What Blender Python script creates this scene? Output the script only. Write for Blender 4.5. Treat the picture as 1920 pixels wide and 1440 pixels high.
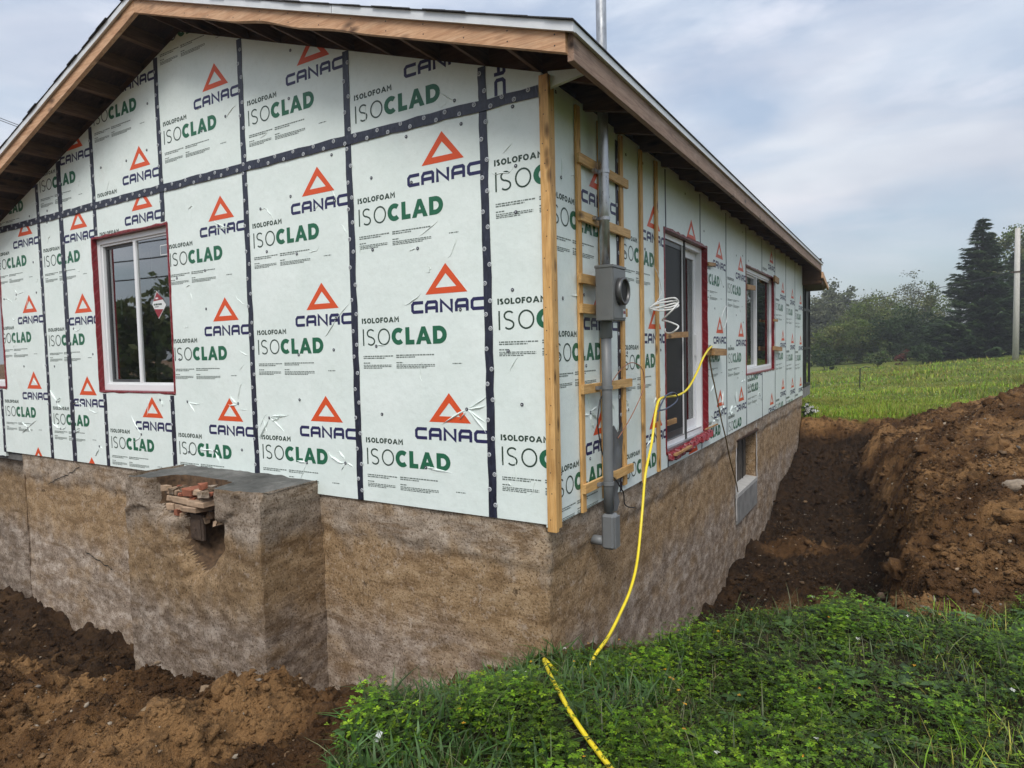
import bpy, math, random
import numpy as np
from mathutils import Vector, Matrix

for o in list(bpy.data.objects):
    bpy.data.objects.remove(o)
scene = bpy.context.scene
random.seed(7)
rng = np.random.default_rng(11)

# ------------------------------------------------------------------ camera
CAM = Vector((1.93865, -3.64089, 1.12866))
YAW, PIT, ROL, FPX = -0.544013, -0.0518775, -0.0233645, 1215.10
fw = Vector((math.sin(YAW)*math.cos(PIT), math.cos(YAW)*math.cos(PIT), math.sin(PIT)))
rt0 = Vector((math.cos(YAW), -math.sin(YAW), 0)); up0 = rt0.cross(fw)
rt = math.cos(ROL)*rt0 + math.sin(ROL)*up0
up = -math.sin(ROL)*rt0 + math.cos(ROL)*up0
cd = bpy.data.cameras.new('camera'); cam = bpy.data.objects.new('camera', cd)
scene.collection.objects.link(cam)
cd.sensor_width = 36.0; cd.lens = FPX*36/1920; cd.clip_start = 0.05; cd.clip_end = 3000
m = Matrix((rt, up, -fw)).transposed().to_4x4(); m.translation = CAM
cam.matrix_world = m
scene.camera = cam

# ------------------------------------------------------------------ sky, sun, exposure
SUN = Vector((0.34, -0.80, 1.05)).normalized()
world = bpy.data.worlds.new('World'); scene.world = world; world.use_nodes = True
wt = world.node_tree; wt.nodes.clear()
def wn(t, **k):
    n = wt.nodes.new(t)
    for a, b in k.items(): setattr(n, a, b)
    return n
wo = wn('ShaderNodeOutputWorld'); wb = wn('ShaderNodeBackground')
sky = wn('ShaderNodeTexSky', sky_type='NISHITA'); sky.sun_disc = False
sky.sun_elevation = math.asin(SUN.z); sky.sun_rotation = math.atan2(SUN.x, SUN.y)
sky.air_density = 1.0; sky.dust_density = 2.5; sky.ozone_density = 1.5
SKY_STRENGTH = 0.078
tc = wn('ShaderNodeTexCoord'); mp = wn('ShaderNodeMapping'); mp.inputs['Scale'].default_value = (1.0, 1.0, 3.2)
n1 = wn('ShaderNodeTexNoise'); n1.inputs['Scale'].default_value = 2.3; n1.inputs['Detail'].default_value = 7; n1.inputs['Roughness'].default_value = .52
n1.inputs['Distortion'].default_value = .35
cr = wn('ShaderNodeValToRGB'); cr.color_ramp.elements[0].position = .42; cr.color_ramp.elements[1].position = .60
cr.color_ramp.elements[0].color = (.42, .42, .42, 1); cr.color_ramp.elements[1].color = (.97, .97, .97, 1)
n2 = wn('ShaderNodeTexNoise'); n2.inputs['Scale'].default_value = 3.6; n2.inputs['Detail'].default_value = 5
cloudc = wn('ShaderNodeValToRGB'); cloudc.color_ramp.elements[0].position = .35; cloudc.color_ramp.elements[1].position = .68
cloudc.color_ramp.elements[0].color = (4.75, 5.1, 5.9, 1); cloudc.color_ramp.elements[1].color = (6.5, 6.85, 7.35, 1)
# an overcast deck is brighter overhead than towards the horizon
sx = wn('ShaderNodeSeparateXYZ')
zr = wn('ShaderNodeMapRange'); zr.inputs[1].default_value = 0.0; zr.inputs[2].default_value = 0.7; zr.inputs[3].default_value = .80; zr.inputs[4].default_value = 1.42
cm = wn('ShaderNodeMix', data_type='RGBA', blend_type='MULTIPLY'); cm.inputs[0].default_value = 1.0
mx = wn('ShaderNodeMix', data_type='RGBA')
mp3 = wn('ShaderNodeMapping'); mp3.inputs['Scale'].default_value = (1.0, 1.0, 3.6); mp3.inputs['Location'].default_value = (.55, .2, .35)
n3 = wn('ShaderNodeTexNoise'); n3.inputs['Scale'].default_value = 4.6; n3.inputs['Detail'].default_value = 8; n3.inputs['Roughness'].default_value = .55; n3.inputs['Distortion'].default_value = .2
pr3 = wn('ShaderNodeValToRGB'); pr3.color_ramp.elements[0].position = .54; pr3.color_ramp.elements[1].position = .72
pr3.color_ramp.elements[0].color = (0, 0, 0, 1); pr3.color_ramp.elements[1].color = (.38, .38, .38, 1)
puff = wn('ShaderNodeMix', data_type='RGBA'); puff.inputs[7].default_value = (8.0, 7.8, 8.2, 1)
wt.links.new(tc.outputs['Generated'], mp3.inputs['Vector']); wt.links.new(mp3.outputs[0], n3.inputs['Vector']); wt.links.new(n3.outputs['Fac'], pr3.inputs[0]); wt.links.new(pr3.outputs[0], puff.inputs[0])
bl = wn('ShaderNodeMix', data_type='RGBA', blend_type='MULTIPLY'); bl.inputs[0].default_value = 1.0; bl.inputs[7].default_value = (1.14, 1.20, 1.17, 1)
wt.links.new(sky.outputs[0], bl.inputs[6])
wt.links.new(tc.outputs['Generated'], mp.inputs['Vector'])
wt.links.new(mp.outputs[0], n1.inputs['Vector']); wt.links.new(mp.outputs[0], n2.inputs['Vector'])
wt.links.new(n1.outputs['Fac'], cr.inputs[0]); wt.links.new(n2.outputs['Fac'], cloudc.inputs[0])
wt.links.new(cr.outputs[0], mx.inputs[0]); wt.links.new(bl.outputs[2], mx.inputs[6]); wt.links.new(cloudc.outputs[0], mx.inputs[7])
wt.links.new(tc.outputs['Generated'], sx.inputs[0]); wt.links.new(sx.outputs[2], zr.inputs[0])
wt.links.new(mx.outputs[2], puff.inputs[6]); wt.links.new(puff.outputs[2], cm.inputs[6]); wt.links.new(zr.outputs[0], cm.inputs[7])
wt.links.new(cm.outputs[2], wb.inputs['Color']); wb.inputs['Strength'].default_value = SKY_STRENGTH
wt.links.new(wb.outputs[0], wo.inputs[0])

sl = bpy.data.lights.new('sun', 'SUN'); sl.energy = 1.5; sl.angle = math.radians(24); sl.color = (1, .97, .92)
so = bpy.data.objects.new('sun', sl); scene.collection.objects.link(so)
so.rotation_euler = (-SUN).to_track_quat('-Z', 'Y').to_euler(); so.location = (5, -12, 14)
scene.view_settings.view_transform = 'Standard'; scene.view_settings.look = 'None'
scene.view_settings.exposure = 0.74; scene.view_settings.gamma = 1.0
scene.render.engine = 'CYCLES'

# ------------------------------------------------------------------ helpers
WPOS = {}
def wpos(o): return WPOS.get(o.name, Vector((0, 0, 0))) if o else Vector((0, 0, 0))
def tag(o, label=None, cat=None, group=None, kind=None):
    if label: o['label'] = label
    if cat: o['category'] = cat
    if group: o['group'] = group
    if kind: o['kind'] = kind
    return o
def empty(name, loc, label=None, cat=None, group=None):
    o = bpy.data.objects.new(name, None); scene.collection.objects.link(o)
    o.location = loc; o.empty_display_size = .3; WPOS[o.name] = Vector(loc)
    return tag(o, label, cat, group)
def link(name, me, parent=None, center=None):
    o = bpy.data.objects.new(name, me); scene.collection.objects.link(o)
    c = Vector(center) if center is not None else Vector((0, 0, 0))
    if parent: o.parent = parent; o.location = c - wpos(parent)
    else: o.location = c
    WPOS[o.name] = c
    return o
def np_mesh(name, V, F, mats, parent=None, col=None, smooth=False, midx=None, recenter=True, kind=None):
    """V (n,3), F (m,3) or (m,4) arrays"""
    V = np.asarray(V, dtype=np.float64); F = np.asarray(F, dtype=np.int32)
    c = (V.min(0)+V.max(0))/2 if recenter else np.zeros(3)
    me = bpy.data.meshes.new(name); k = F.shape[1]
    me.vertices.add(len(V)); me.vertices.foreach_set('co', (V-c).astype(np.float32).ravel())
    me.loops.add(F.size); me.loops.foreach_set('vertex_index', F.ravel())
    me.polygons.add(len(F)); me.polygons.foreach_set('loop_start', np.arange(0, F.size, k, dtype=np.int32))
    me.polygons.foreach_set('loop_total', np.full(len(F), k, dtype=np.int32))
    if smooth: me.polygons.foreach_set('use_smooth', np.ones(len(F), dtype=bool))
    for mm in (mats if isinstance(mats, list) else [mats]): me.materials.append(mm)
    if midx is not None: me.polygons.foreach_set('material_index', np.asarray(midx, dtype=np.int32))
    if col is not None:
        a = me.color_attributes.new('Col', 'FLOAT_COLOR', 'POINT')
        cc = np.ones((len(V), 4), dtype=np.float32); cc[:, :col.shape[1]] = col
        a.data.foreach_set('color', cc.ravel())
    me.update(calc_edges=True); me.validate()
    o = link(name, me, parent, c)
    if kind: o['kind'] = kind
    return o

class MB:
    def __init__(s): s.v = []; s.f = []; s.mi = []
    def add(s, vs, fs, mi=0):
        b = len(s.v); s.v += [tuple(v) for v in vs]; s.f += [tuple(b+i for i in f) for f in fs]; s.mi += [mi]*len(fs); return s
    def hexa(s, p, mi=0):  # 8 points: bottom 4 ccw, top 4 ccw
        return s.add(p, [(3,2,1,0),(4,5,6,7),(0,1,5,4),(1,2,6,5),(2,3,7,6),(3,0,4,7)], mi)
    def box(s, x0, x1, y0, y1, z0, z1, mi=0):
        return s.hexa([(x0,y0,z0),(x1,y0,z0),(x1,y1,z0),(x0,y1,z0),(x0,y0,z1),(x1,y0,z1),(x1,y1,z1),(x0,y1,z1)], mi)
    def cbox(s, x0, x1, y0, y1, z0, z1, c=.002, mi=0, jit=0.0):
        """chamfered box"""
        c = min(c, (x1-x0)*.3, (y1-y0)*.3, (z1-z0)*.3)
        lo = (x0, y0, z0); hi = (x1, y1, z1); idx = {}; vs = []
        for sx in (0,1):
            for sy in (0,1):
                for sz in (0,1):
                    sg = (sx, sy, sz)
                    j = [random.uniform(-jit, jit) for _ in range(3)]
                    for ax in range(3):
                        p = []
                        for k in range(3):
                            e = hi[k] if sg[k] else lo[k]
                            if k != ax: e += (-c if sg[k] else c)
                            p.append(e + j[k])
                        idx[(sg, ax)] = len(vs); vs.append(p)
        fs = []
        for ax in range(3):
            for sgn in (0,1):
                a, b = [k for k in range(3) if k != ax]
                q = []
                for (i, j2) in ((0,0),(1,0),(1,1),(0,1)):
                    sg = [0,0,0]; sg[ax] = sgn; sg[a] = i; sg[b] = j2; q.append(idx[(tuple(sg), ax)])
                fs.append(q)
        for ax in range(3):
            a, b = [k for k in range(3) if k != ax]
            for i in (0,1):
                for j2 in (0,1):
                    s0 = [0,0,0]; s1 = [0,0,0]; s1[ax] = 1
                    for sg in (s0, s1): sg[a] = i; sg[b] = j2
                    fs.append([idx[(tuple(s0), a)], idx[(tuple(s1), a)], idx[(tuple(s1), b)], idx[(tuple(s0), b)]])
        for sx in (0,1):
            for sy in (0,1):
                for sz in (0,1): fs.append([idx[((sx,sy,sz), k)] for k in range(3)])
        return s.add(vs, fs, mi)
    def tube(s, pts, r, n=8, cap=True, mi=0):
        pts = [Vector(p) for p in pts]; rs = r if isinstance(r, (list, tuple)) else [r]*len(pts)
        rings = []; prev = None
        for i, p in enumerate(pts):
            t = (pts[min(i+1, len(pts)-1)] - pts[max(i-1, 0)])
            t = t.normalized() if t.length > 1e-9 else Vector((0,0,1))
            if prev is None:
                a = Vector((0,0,1)) if abs(t.z) < .9 else Vector((1,0,0))
                u = t.cross(a).normalized()
            else:
                u = (prev - t*prev.dot(t)); u = u.normalized() if u.length > 1e-6 else t.orthogonal().normalized()
            prev = u; w = t.cross(u)
            rings.append([p + (u*math.cos(2*math.pi*k/n) + w*math.sin(2*math.pi*k/n))*rs[i] for k in range(n)])
        vs = [q for rg in rings for q in rg]; fs = []
        for i in range(len(pts)-1):
            for k in range(n):
                a = i*n+k; b = i*n+(k+1) % n; fs.append((a, b, b+n, a+n))
        if cap: fs.append(tuple(range(n-1, -1, -1))); fs.append(tuple((len(pts)-1)*n+k for k in range(n)))
        return s.add(vs, fs, mi)
    def build(s, name, mats, parent=None, smooth=False, kind=None):
        V = np.array(s.v); c = (V.min(0)+V.max(0))/2
        me = bpy.data.meshes.new(name); me.from_pydata([tuple(v-c) for v in V], [], s.f)
        ml = mats if isinstance(mats, list) else [mats]
        for mm in ml: me.materials.append(mm)
        if len(ml) > 1: me.polygons.foreach_set('material_index', s.mi)
        if smooth: me.polygons.foreach_set('use_smooth', [len(f) <= 4 for f in s.f])
        me.update()
        o = link(name, me, parent, c)
        if kind: o['kind'] = kind
        return o
def spline(pts, n=8):
    P = [Vector(p) for p in pts]; out = []
    for i in range(len(P)-1):
        p0 = P[max(i-1,0)]; p1 = P[i]; p2 = P[i+1]; p3 = P[min(i+2, len(P)-1)]
        for k in range(n):
            t = k/n
            out.append(.5*((2*p1)+(p2-p0)*t+(2*p0-5*p1+4*p2-p3)*t*t+(3*p1-p0-3*p2+p3)*t**3))
    out.append(P[-1]); return out

# value noise -------------------------------------------------------
def _h(ix, iy, s):
    n = (ix*374761393 + iy*668265263 + s*974634541) & 0xffffffff
    n = ((n ^ (n >> 13))*1274126177) & 0xffffffff
    return ((n ^ (n >> 16)) & 0xffff)/65535.0
def vnoise(x, y, s=0):
    x = np.asarray(x, float); y = np.asarray(y, float)
    ix = np.floor(x).astype(np.int64); iy = np.floor(y).astype(np.int64); fx = x-ix; fy = y-iy
    fx = fx*fx*fx*(fx*(fx*6-15)+10); fy = fy*fy*fy*(fy*(fy*6-15)+10)
    a = _h(ix, iy, s); b = _h(ix+1, iy, s); c = _h(ix, iy+1, s); d = _h(ix+1, iy+1, s)
    return (a*(1-fx)+b*fx)*(1-fy)+(c*(1-fx)+d*fx)*fy
def fbm(x, y, s=0, o=4, g=.5):
    t = 0; a = 1; n = 0
    for i in range(o):
        t = t + a*(vnoise(x*2**i+17.3*i, y*2**i-9.1*i, s+i)-.5); n += a; a *= g
    return t/n*2
def sstep(a, b, x):
    t = np.clip((x-a)/(b-a), 0, 1); return t*t*(3-2*t)

# ------------------------------------------------------------------ materials
class NT:
    def __init__(s, name):
        s.m = bpy.data.materials.new(name); s.m.use_nodes = True; s.t = s.m.node_tree; s.t.nodes.clear()
        s.out = s.n('ShaderNodeOutputMaterial'); s.p = s.n('ShaderNodeBsdfPrincipled'); s.l(s.p.outputs[0], s.out.inputs[0])
    def n(s, t, **k):
        q = s.t.nodes.new(t)
        for a, b in k.items(): setattr(q, a, b)
        return q
    def l(s, a, b): s.t.links.new(a, b)
    def coord(s, scale=(1,1,1), kind='Object', rnd=True):
        tc = s.n('ShaderNodeTexCoord'); mp = s.n('ShaderNodeMapping'); mp.inputs['Scale'].default_value = scale
        if rnd:
            oi = s.n('ShaderNodeObjectInfo'); mul = s.n('ShaderNodeMath', operation='MULTIPLY'); mul.inputs[1].default_value = 37.0
            s.l(oi.outputs['Random'], mul.inputs[0])
            ad = s.n('ShaderNodeVectorMath', operation='ADD'); s.l(tc.outputs[kind], ad.inputs[0]); s.l(mul.outputs[0], ad.inputs[1])
            s.l(ad.outputs[0], mp.inputs[0])
        else: s.l(tc.outputs[kind], mp.inputs[0])
        return mp.outputs[0]
    def pos(s, scale=(1,1,1)):
        g = s.n('ShaderNodeNewGeometry'); mp = s.n('ShaderNodeMapping'); mp.inputs['Scale'].default_value = scale
        s.l(g.outputs['Position'], mp.inputs[0]); return mp.outputs[0]
    def noise(s, v, scale, detail=4, rough=.5, dist=0):
        q = s.n('ShaderNodeTexNoise'); q.inputs['Scale'].default_value = scale; q.inputs['Detail'].default_value = detail
        q.inputs['Roughness'].default_value = rough; q.inputs['Distortion'].default_value = dist
        s.l(v, q.inputs['Vector']); return q.outputs['Fac']
    def ramp(s, f, stops):
        q = s.n('ShaderNodeValToRGB'); e = q.color_ramp.elements
        while len(e) < len(stops): e.new(.5)
        for i, (p, c) in enumerate(stops): e[i].position = p; e[i].color = (*c, 1) if len(c) == 3 else c
        s.l(f, q.inputs[0]); return q.outputs[0]
    def mix(s, f, a, b, mode='MIX'):
        q = s.n('ShaderNodeMix', data_type='RGBA', blend_type=mode)
        for i, v in ((0, f), (6, a), (7, b)):
            if isinstance(v, (int, float)): q.inputs[i].default_value = v
            elif isinstance(v, tuple): q.inputs[i].default_value = (*v, 1)
            else: s.l(v, q.inputs[i])
        return q.outputs[2]
    def bump(s, h, strength=.3, dist=.01):
        q = s.n('ShaderNodeBump'); q.inputs['Strength'].default_value = strength; q.inputs['Distance'].default_value = dist
        s.l(h, q.inputs['Height']); s.l(q.outputs[0], s.p.inputs['Normal'])
    def set(s, col=None, rough=None, metal=None, spec=None):
        if col is not None:
            if isinstance(col, tuple): s.p.inputs['Base Color'].default_value = (*col, 1)
            else: s.l(col, s.p.inputs['Base Color'])
        if rough is not None:
            if isinstance(rough, (int, float)): s.p.inputs['Roughness'].default_value = rough
            else: s.l(rough, s.p.inputs['Roughness'])
        if metal is not None: s.p.inputs['Metallic'].default_value = metal
        if spec is not None: s.p.inputs['Specular IOR Level'].default_value = spec
        return s.m
def simple(name, col, rough=.5, metal=0, var=.15, scale=30, bump=.0, spec=.5):
    t = NT(name); v = t.coord(); f = t.noise(v, scale, 4)
    c = t.ramp(f, [(.3, tuple(x*(1-var) for x in col)), (.7, tuple(min(1, x*(1+var)) for x in col))])
    if bump: t.bump(f, bump, .004)
    return t.set(c, rough, metal, spec)

def mk_foam():
    t = NT('foam_film'); v = t.coord(rnd=True)
    a = t.noise(v, 2.2, 5, .6); b = t.noise(v, 22, 4, .6)
    w = t.noise(t.coord((160, 160, 6)), 1.0, 2)
    c = t.mix(t.ramp(a, [(.35, (0,0,0)), (.7, (1,1,1))]), (.70, .775, .735), (.765, .83, .795))
    c = t.mix(t.ramp(b, [(.5, (0,0,0)), (.72, (.3,.3,.3))]), c, (.60, .66, .61))
    c = t.mix(t.ramp(t.noise(v, 1.4, 8, .75, .6), [(.60, (0,0,0)), (.74, (.35,.35,.35))]), c, (.52, .50, .44))
    h = t.n('ShaderNodeMath', operation='ADD'); t.l(a, h.inputs[0])
    wm = t.n('ShaderNodeMath', operation='MULTIPLY'); wm.inputs[1].default_value = .05; t.l(w, wm.inputs[0]); t.l(wm.outputs[0], h.inputs[1])
    t.bump(h.outputs[0], .5, .025)
    return t.set(c, .42, 0, .4)
FOAM = mk_foam()
def ink(name, col):
    t = NT(name); v = t.coord(); f = t.noise(v, 60, 3, .7)
    c = t.mix(t.ramp(f, [(.55, (0,0,0)), (.8, (.35,.35,.35))]), col, tuple(min(1, x*1.5+.03) for x in col))
    return t.set(c, .45, 0, .35)
INK_RED = ink('ink_red', (.66, .085, .022)); INK_NAVY = ink('ink_navy', (.022, .022, .085))
INK_GREEN = ink('ink_green', (.018, .125, .065)); INK_DARK = ink('ink_dark', (.03, .055, .04)); INK_FINE = ink('ink_fine', (.13, .16, .145))
PRINT = [INK_RED, INK_NAVY, INK_GREEN, INK_DARK, INK_FINE]
def mk_tape():
    t = NT('seam_tape'); f = t.noise(t.coord((8, 8, 2)), 6, 5, .65); g = t.noise(t.coord(), 60, 3)
    c = t.ramp(f, [(.35, (.008, .010, .022)), (.62, (.022, .026, .05)), (.8, (.075, .08, .11))])
    t.bump(f, .5, .01); return t.set(c, t.ramp(g, [(.3, (.3,.3,.3)), (.7, (.5,.5,.5))]), 0, .5)
TAPE = mk_tape()
def mk_wood(name, axis, c0, c1, c2, rough=.6, knots=True):
    t = NT(name); sc = {'x': (1.2, 16, 16), 'y': (16, 1.2, 16), 'z': (16, 16, 1.2)}[axis]
    v = t.coord(sc); g = t.noise(v, 2.4, 6, .62, 1.2); fine = t.noise(t.coord(tuple(5*q for q in sc)), 2.0, 3)
    c = t.ramp(g, [(.3, c0), (.5, c1), (.72, c2)])
    c = t.mix(t.ramp(fine, [(.45, (0,0,0)), (.75, (.35,.35,.35))]), c, tuple(x*.55 for x in c0))
    if knots:
        ks = {'x': (3.4, 9, 9), 'y': (9, 3.4, 9), 'z': (11, 11, 4.2)}[axis]
        vo = t.n('ShaderNodeTexVoronoi'); vo.inputs['Scale'].default_value = 1.0; t.l(t.coord(ks), vo.inputs['Vector'])
        kf = t.ramp(vo.outputs['Distance'], [(.06, (1,1,1)), (.16, (.55,.55,.55)), (.26, (0,0,0))])
        c = t.mix(kf, c, tuple(x*.28 for x in c0))
        st = t.noise(t.coord((2.2, 2.2, 2.2)), 1.6, 4, .6)
        c = t.mix(t.ramp(st, [(.5, (0,0,0)), (.8, (.5,.5,.5))]), c, tuple(x*.5 for x in c0))
    t.bump(fine, .25, .003)
    return t.set(c, rough, 0, .3)
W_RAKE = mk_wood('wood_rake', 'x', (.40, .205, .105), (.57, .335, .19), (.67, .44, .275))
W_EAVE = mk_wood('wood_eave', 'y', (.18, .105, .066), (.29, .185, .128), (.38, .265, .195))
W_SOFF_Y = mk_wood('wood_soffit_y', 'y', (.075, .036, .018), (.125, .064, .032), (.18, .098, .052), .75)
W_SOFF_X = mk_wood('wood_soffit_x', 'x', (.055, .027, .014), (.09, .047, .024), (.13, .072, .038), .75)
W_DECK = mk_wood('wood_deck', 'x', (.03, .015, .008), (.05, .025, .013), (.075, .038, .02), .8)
W_NEWZ = mk_wood('wood_new_z', 'z', (.46, .235, .075), (.63, .36, .13), (.74, .47, .20), .55)
W_NEWY = mk_wood('wood_new_y', 'y', (.46, .25, .085), (.62, .37, .14), (.73, .48, .22), .55)
W_SHIM = mk_wood('wood_shim', 'y', (.30, .15, .06), (.42, .24, .10), (.50, .31, .15), .6)
W_GREY = mk_wood('wood_grey', 'z', (.05, .042, .034), (.10, .085, .07), (.16, .14, .12), .85)
DRIP = simple('drip_metal', (.66, .67, .675), .38, .15, .06, 12, .05)
def mk_shingle():
    t = NT('shingle'); f = t.noise(t.coord(), 180, 2); g = t.noise(t.coord(), 5, 4)
    c = t.mix(t.ramp(f, [(.35, (0,0,0)), (.7, (1,1,1))]), (.022, .022, .024), (.075, .072, .07))
    t.bump(f, .6, .004); return t.set(c, .9, 0, .2)
SHINGLE = mk_shingle()
def mk_membrane(name, sc, rot):
    t = NT(name); tc = t.n('ShaderNodeTexCoord'); mp = t.n('ShaderNodeMapping'); mp.inputs['Rotation'].default_value = rot
    t.l(tc.outputs['Object'], mp.inputs[0])
    wv = t.n('ShaderNodeTexWave'); wv.inputs['Scale'].default_value = sc; wv.inputs['Distortion'].default_value = 2.0; wv.inputs['Detail'].default_value = 3
    t.l(mp.outputs[0], wv.inputs['Vector']); f = t.noise(t.coord(), 45, 5, .7)
    c = t.ramp(f, [(.3, (.12, .004, .008)), (.6, (.22, .008, .014)), (.8, (.32, .03, .035))])
    c = t.mix(t.ramp(wv.outputs['Fac'], [(.90, (0,0,0)), (.98, (.35,.35,.35))]), c, (.34, .10, .11))
    t.bump(t.noise(t.coord(), 14, 4, .6), .7, .02); return t.set(c, .3, 0, .5)
RED = mk_membrane('red_membrane', 5.5, (0, math.radians(40), math.radians(40)))
VINYL = simple('white_vinyl', (.74, .745, .75), .35, 0, .03, 4)
ALU = simple('mill_aluminium', (.42, .43, .44), .35, .7, .1, 20)
DARKFRAME = simple('charcoal_frame', (.05, .052, .055), .4, 0, .15, 10)
BLACK = simple('black_trim', (.012, .012, .012), .5, 0, .2, 10)
def mk_glass(name, tint, boost):
    t = NT(name); t.t.nodes.remove(t.p)
    tr = t.n('ShaderNodeBsdfTransparent'); tr.inputs[0].default_value = (*tint, 1)
    gl = t.n('ShaderNodeBsdfGlossy'); gl.inputs['Roughness'].default_value = .015; gl.inputs[0].default_value = (.92, .95, .95, 1)
    fr = t.n('ShaderNodeFresnel'); fr.inputs[0].default_value = 1.52
    mu = t.n('ShaderNodeMath', operation='MULTIPLY'); mu.inputs[1].default_value = boost; mu.use_clamp = True; t.l(fr.outputs[0], mu.inputs[0])
    wv = t.noise(t.coord((1,1,1), rnd=False), 1.3, 1); bp = t.n('ShaderNodeBump'); bp.inputs['Strength'].default_value = .03; bp.inputs['Distance'].default_value = .02
    t.l(wv, bp.inputs['Height']); t.l(bp.outputs[0], gl.inputs['Normal'])
    ms = t.n('ShaderNodeMixShader'); t.l(mu.outputs[0], ms.inputs[0]); t.l(tr.outputs[0], ms.inputs[1]); t.l(gl.outputs[0], ms.inputs[2])
    t.l(ms.outputs[0], t.out.inputs[0]); return t.m
GLASS = mk_glass('window_glass', (.36, .39, .38), 4.2)
GLASS2 = mk_glass('side_glass', (.40, .43, .42), 1.2)
SCREEN = simple('insect_screen', (.012, .012, .013), .6, 0, .2, 200)
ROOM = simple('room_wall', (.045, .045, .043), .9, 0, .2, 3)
BLIND = simple('blind_fabric', (.36, .36, .36), .8, 0, .1, 8)
PAPER = simple('paper', (.66, .68, .67), .7, 0, .04, 9)
STICK_RED = simple('sticker_red', (.26, .02, .03), .4, 0, .1, 30)
def mk_galv():
    t = NT('galvanised_steel'); f = t.noise(t.coord((3,3,1)), 14, 5, .6)
    c = t.ramp(f, [(.3, (.30, .30, .30)), (.7, (.52, .53, .54))]); t.bump(f, .1, .003)
    return t.set(c, t.ramp(f, [(.3, (.25,.25,.25)), (.7, (.45,.45,.45))]), .9)
GALV = mk_galv()
PVC = simple('grey_pvc', (.155, .162, .166), .45, 0, .08, 10, .05)
METERBOX = simple('meter_box_paint', (.135, .14, .138), .4, 0, .06, 8, .05)
DARKHOLE = simple('dark_hollow', (.01, .01, .01), .7, 0, .2, 10)
YELLOW = simple('yellow_hose', (.80, .63, .025), .35, 0, .1, 8, .1)
WHITECABLE = simple('white_cable', (.72, .72, .70), .4, 0, .05, 20)
BLACKCABLE = simple('black_cable', (.02, .018, .018), .45, 0, .2, 20)
BROWNCABLE = simple('olive_cord', (.16, .11, .035), .5, 0, .2, 20)
BLUECABLE = simple('blue_grey_cable', (.06, .075, .12), .4, 0, .2, 20)
COPPER = simple('copper_wire', (.36, .15, .09), .45, .3, .15, 20)
RUST_N = simple('nail_steel', (.05, .04, .035), .5, .5, .2, 30)
TARP = simple('grey_sheet', (.10, .105, .11), .5, 0, .25, 6, .3)

def mk_concrete(name, bias=0.0, dark=1.0):
    """old poured wall: grey parged top band, earth-stained middle, chalky pinkish-grey lower part"""
    t = NT(name); P = t.pos()
    def M(op, a_, b_):
        q = t.n('ShaderNodeMath', operation=op)
        for i, v in ((0, a_), (1, b_)):
            if isinstance(v, (int, float)): q.inputs[i].default_value = v
            else: t.l(v, q.inputs[i])
        return q.outputs[0]
    sep = t.n('ShaderNodeSeparateXYZ'); t.l(P, sep.inputs[0]); z = sep.outputs[2]
    edge = t.noise(t.pos((1.3, 1.3, .4)), 1.6, 9, .68, .1); big = t.noise(t.pos((1, 1, 1.7)), 1.7, 10, .72, .15)
    mid = t.noise(t.pos((1, 1, 1.8)), 6.0, 9, .72, 0); fine = t.noise(P, 60, 5, .68); grit = t.noise(P, 210, 3, .6); wipe = t.noise(t.pos((.7, .7, 4.2)), 2.0, 9, .72, .2)
    zz = M('ADD', z, M('MULTIPLY', M('SUBTRACT', edge, .5), .9))
    top = t.n('ShaderNodeMapRange'); top.inputs[1].default_value = -.36; top.inputs[2].default_value = -.22; t.l(zz, top.inputs[0])
    low = t.n('ShaderNodeMapRange'); low.inputs[1].default_value = -.75; low.inputs[2].default_value = -1.05; t.l(zz, low.inputs[0])
    tan = t.ramp(mid, [(.36, (.215, .138, .072)), (.5, (.335, .228, .128)), (.63, (.45, .325, .20))])
    grey = t.ramp(mid, [(.36, (.22, .175, .135)), (.52, (.37, .305, .245)), (.64, (.53, .455, .385))])
    chalk = t.ramp(mid, [(.38, (.20, .150, .112)), (.5, (.34, .272, .22)), (.62, (.56, .48, .415))])
    c = t.mix(top.outputs[0], tan, grey); c = t.mix(low.outputs[0], c, chalk)
    c = t.mix(t.ramp(big, [(.50+bias, (0,0,0)), (.60+bias, (.65,.65,.65))]), c, tan)
    c = t.mix(t.ramp(wipe, [(.53, (0,0,0)), (.62, (.65,.65,.65))]), c, (.17, .104, .052))
    c = t.mix(t.ramp(t.noise(P, 14, 9, .75, 0), [(.55, (0,0,0)), (.66, (.55,.55,.55))]), c, (.58, .50, .43))
    c = t.mix(t.ramp(fine, [(.37, (.85,.85,.85)), (.47, (0,0,0))]), c, (.085, .052, .028))
    c = t.mix(t.ramp(fine, [(.57, (0,0,0)), (.68, (.45,.45,.45))]), c, (.60, .50, .40))
    c = t.mix(t.ramp(t.noise(P, 9, 5, .65, 0), [(.28, (.85,.85,.85)), (.35, (0,0,0))]), c, (.06, .036, .02))
    c = t.mix(1.0, c, (dark, dark*.97, dark*.92), 'MULTIPLY')
    t.bump(M('ADD', M('ADD', fine, grit), mid), .75, .010)
    return t.set(c, .92, 0, .2)
CONC = mk_concrete('stained_concrete', .0, 1.0)
CONC_G = mk_concrete('pier_concrete', .04, .78)
def mk_patch():
    t = NT('parged_concrete'); P = t.pos(); f = t.noise(P, 5, 6, .6); g = t.noise(t.pos((8, 8, 1.2)), 2, 4)
    c = t.ramp(f, [(.3, (.16, .155, .145)), (.7, (.27, .26, .245))])
    c = t.mix(t.ramp(g, [(.6, (0,0,0)), (.75, (.6,.6,.6))]), c, (.42, .44, .47))
    t.bump(f, .3, .01); return t.set(c, .9, 0, .2)
PARGE = mk_patch()
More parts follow.
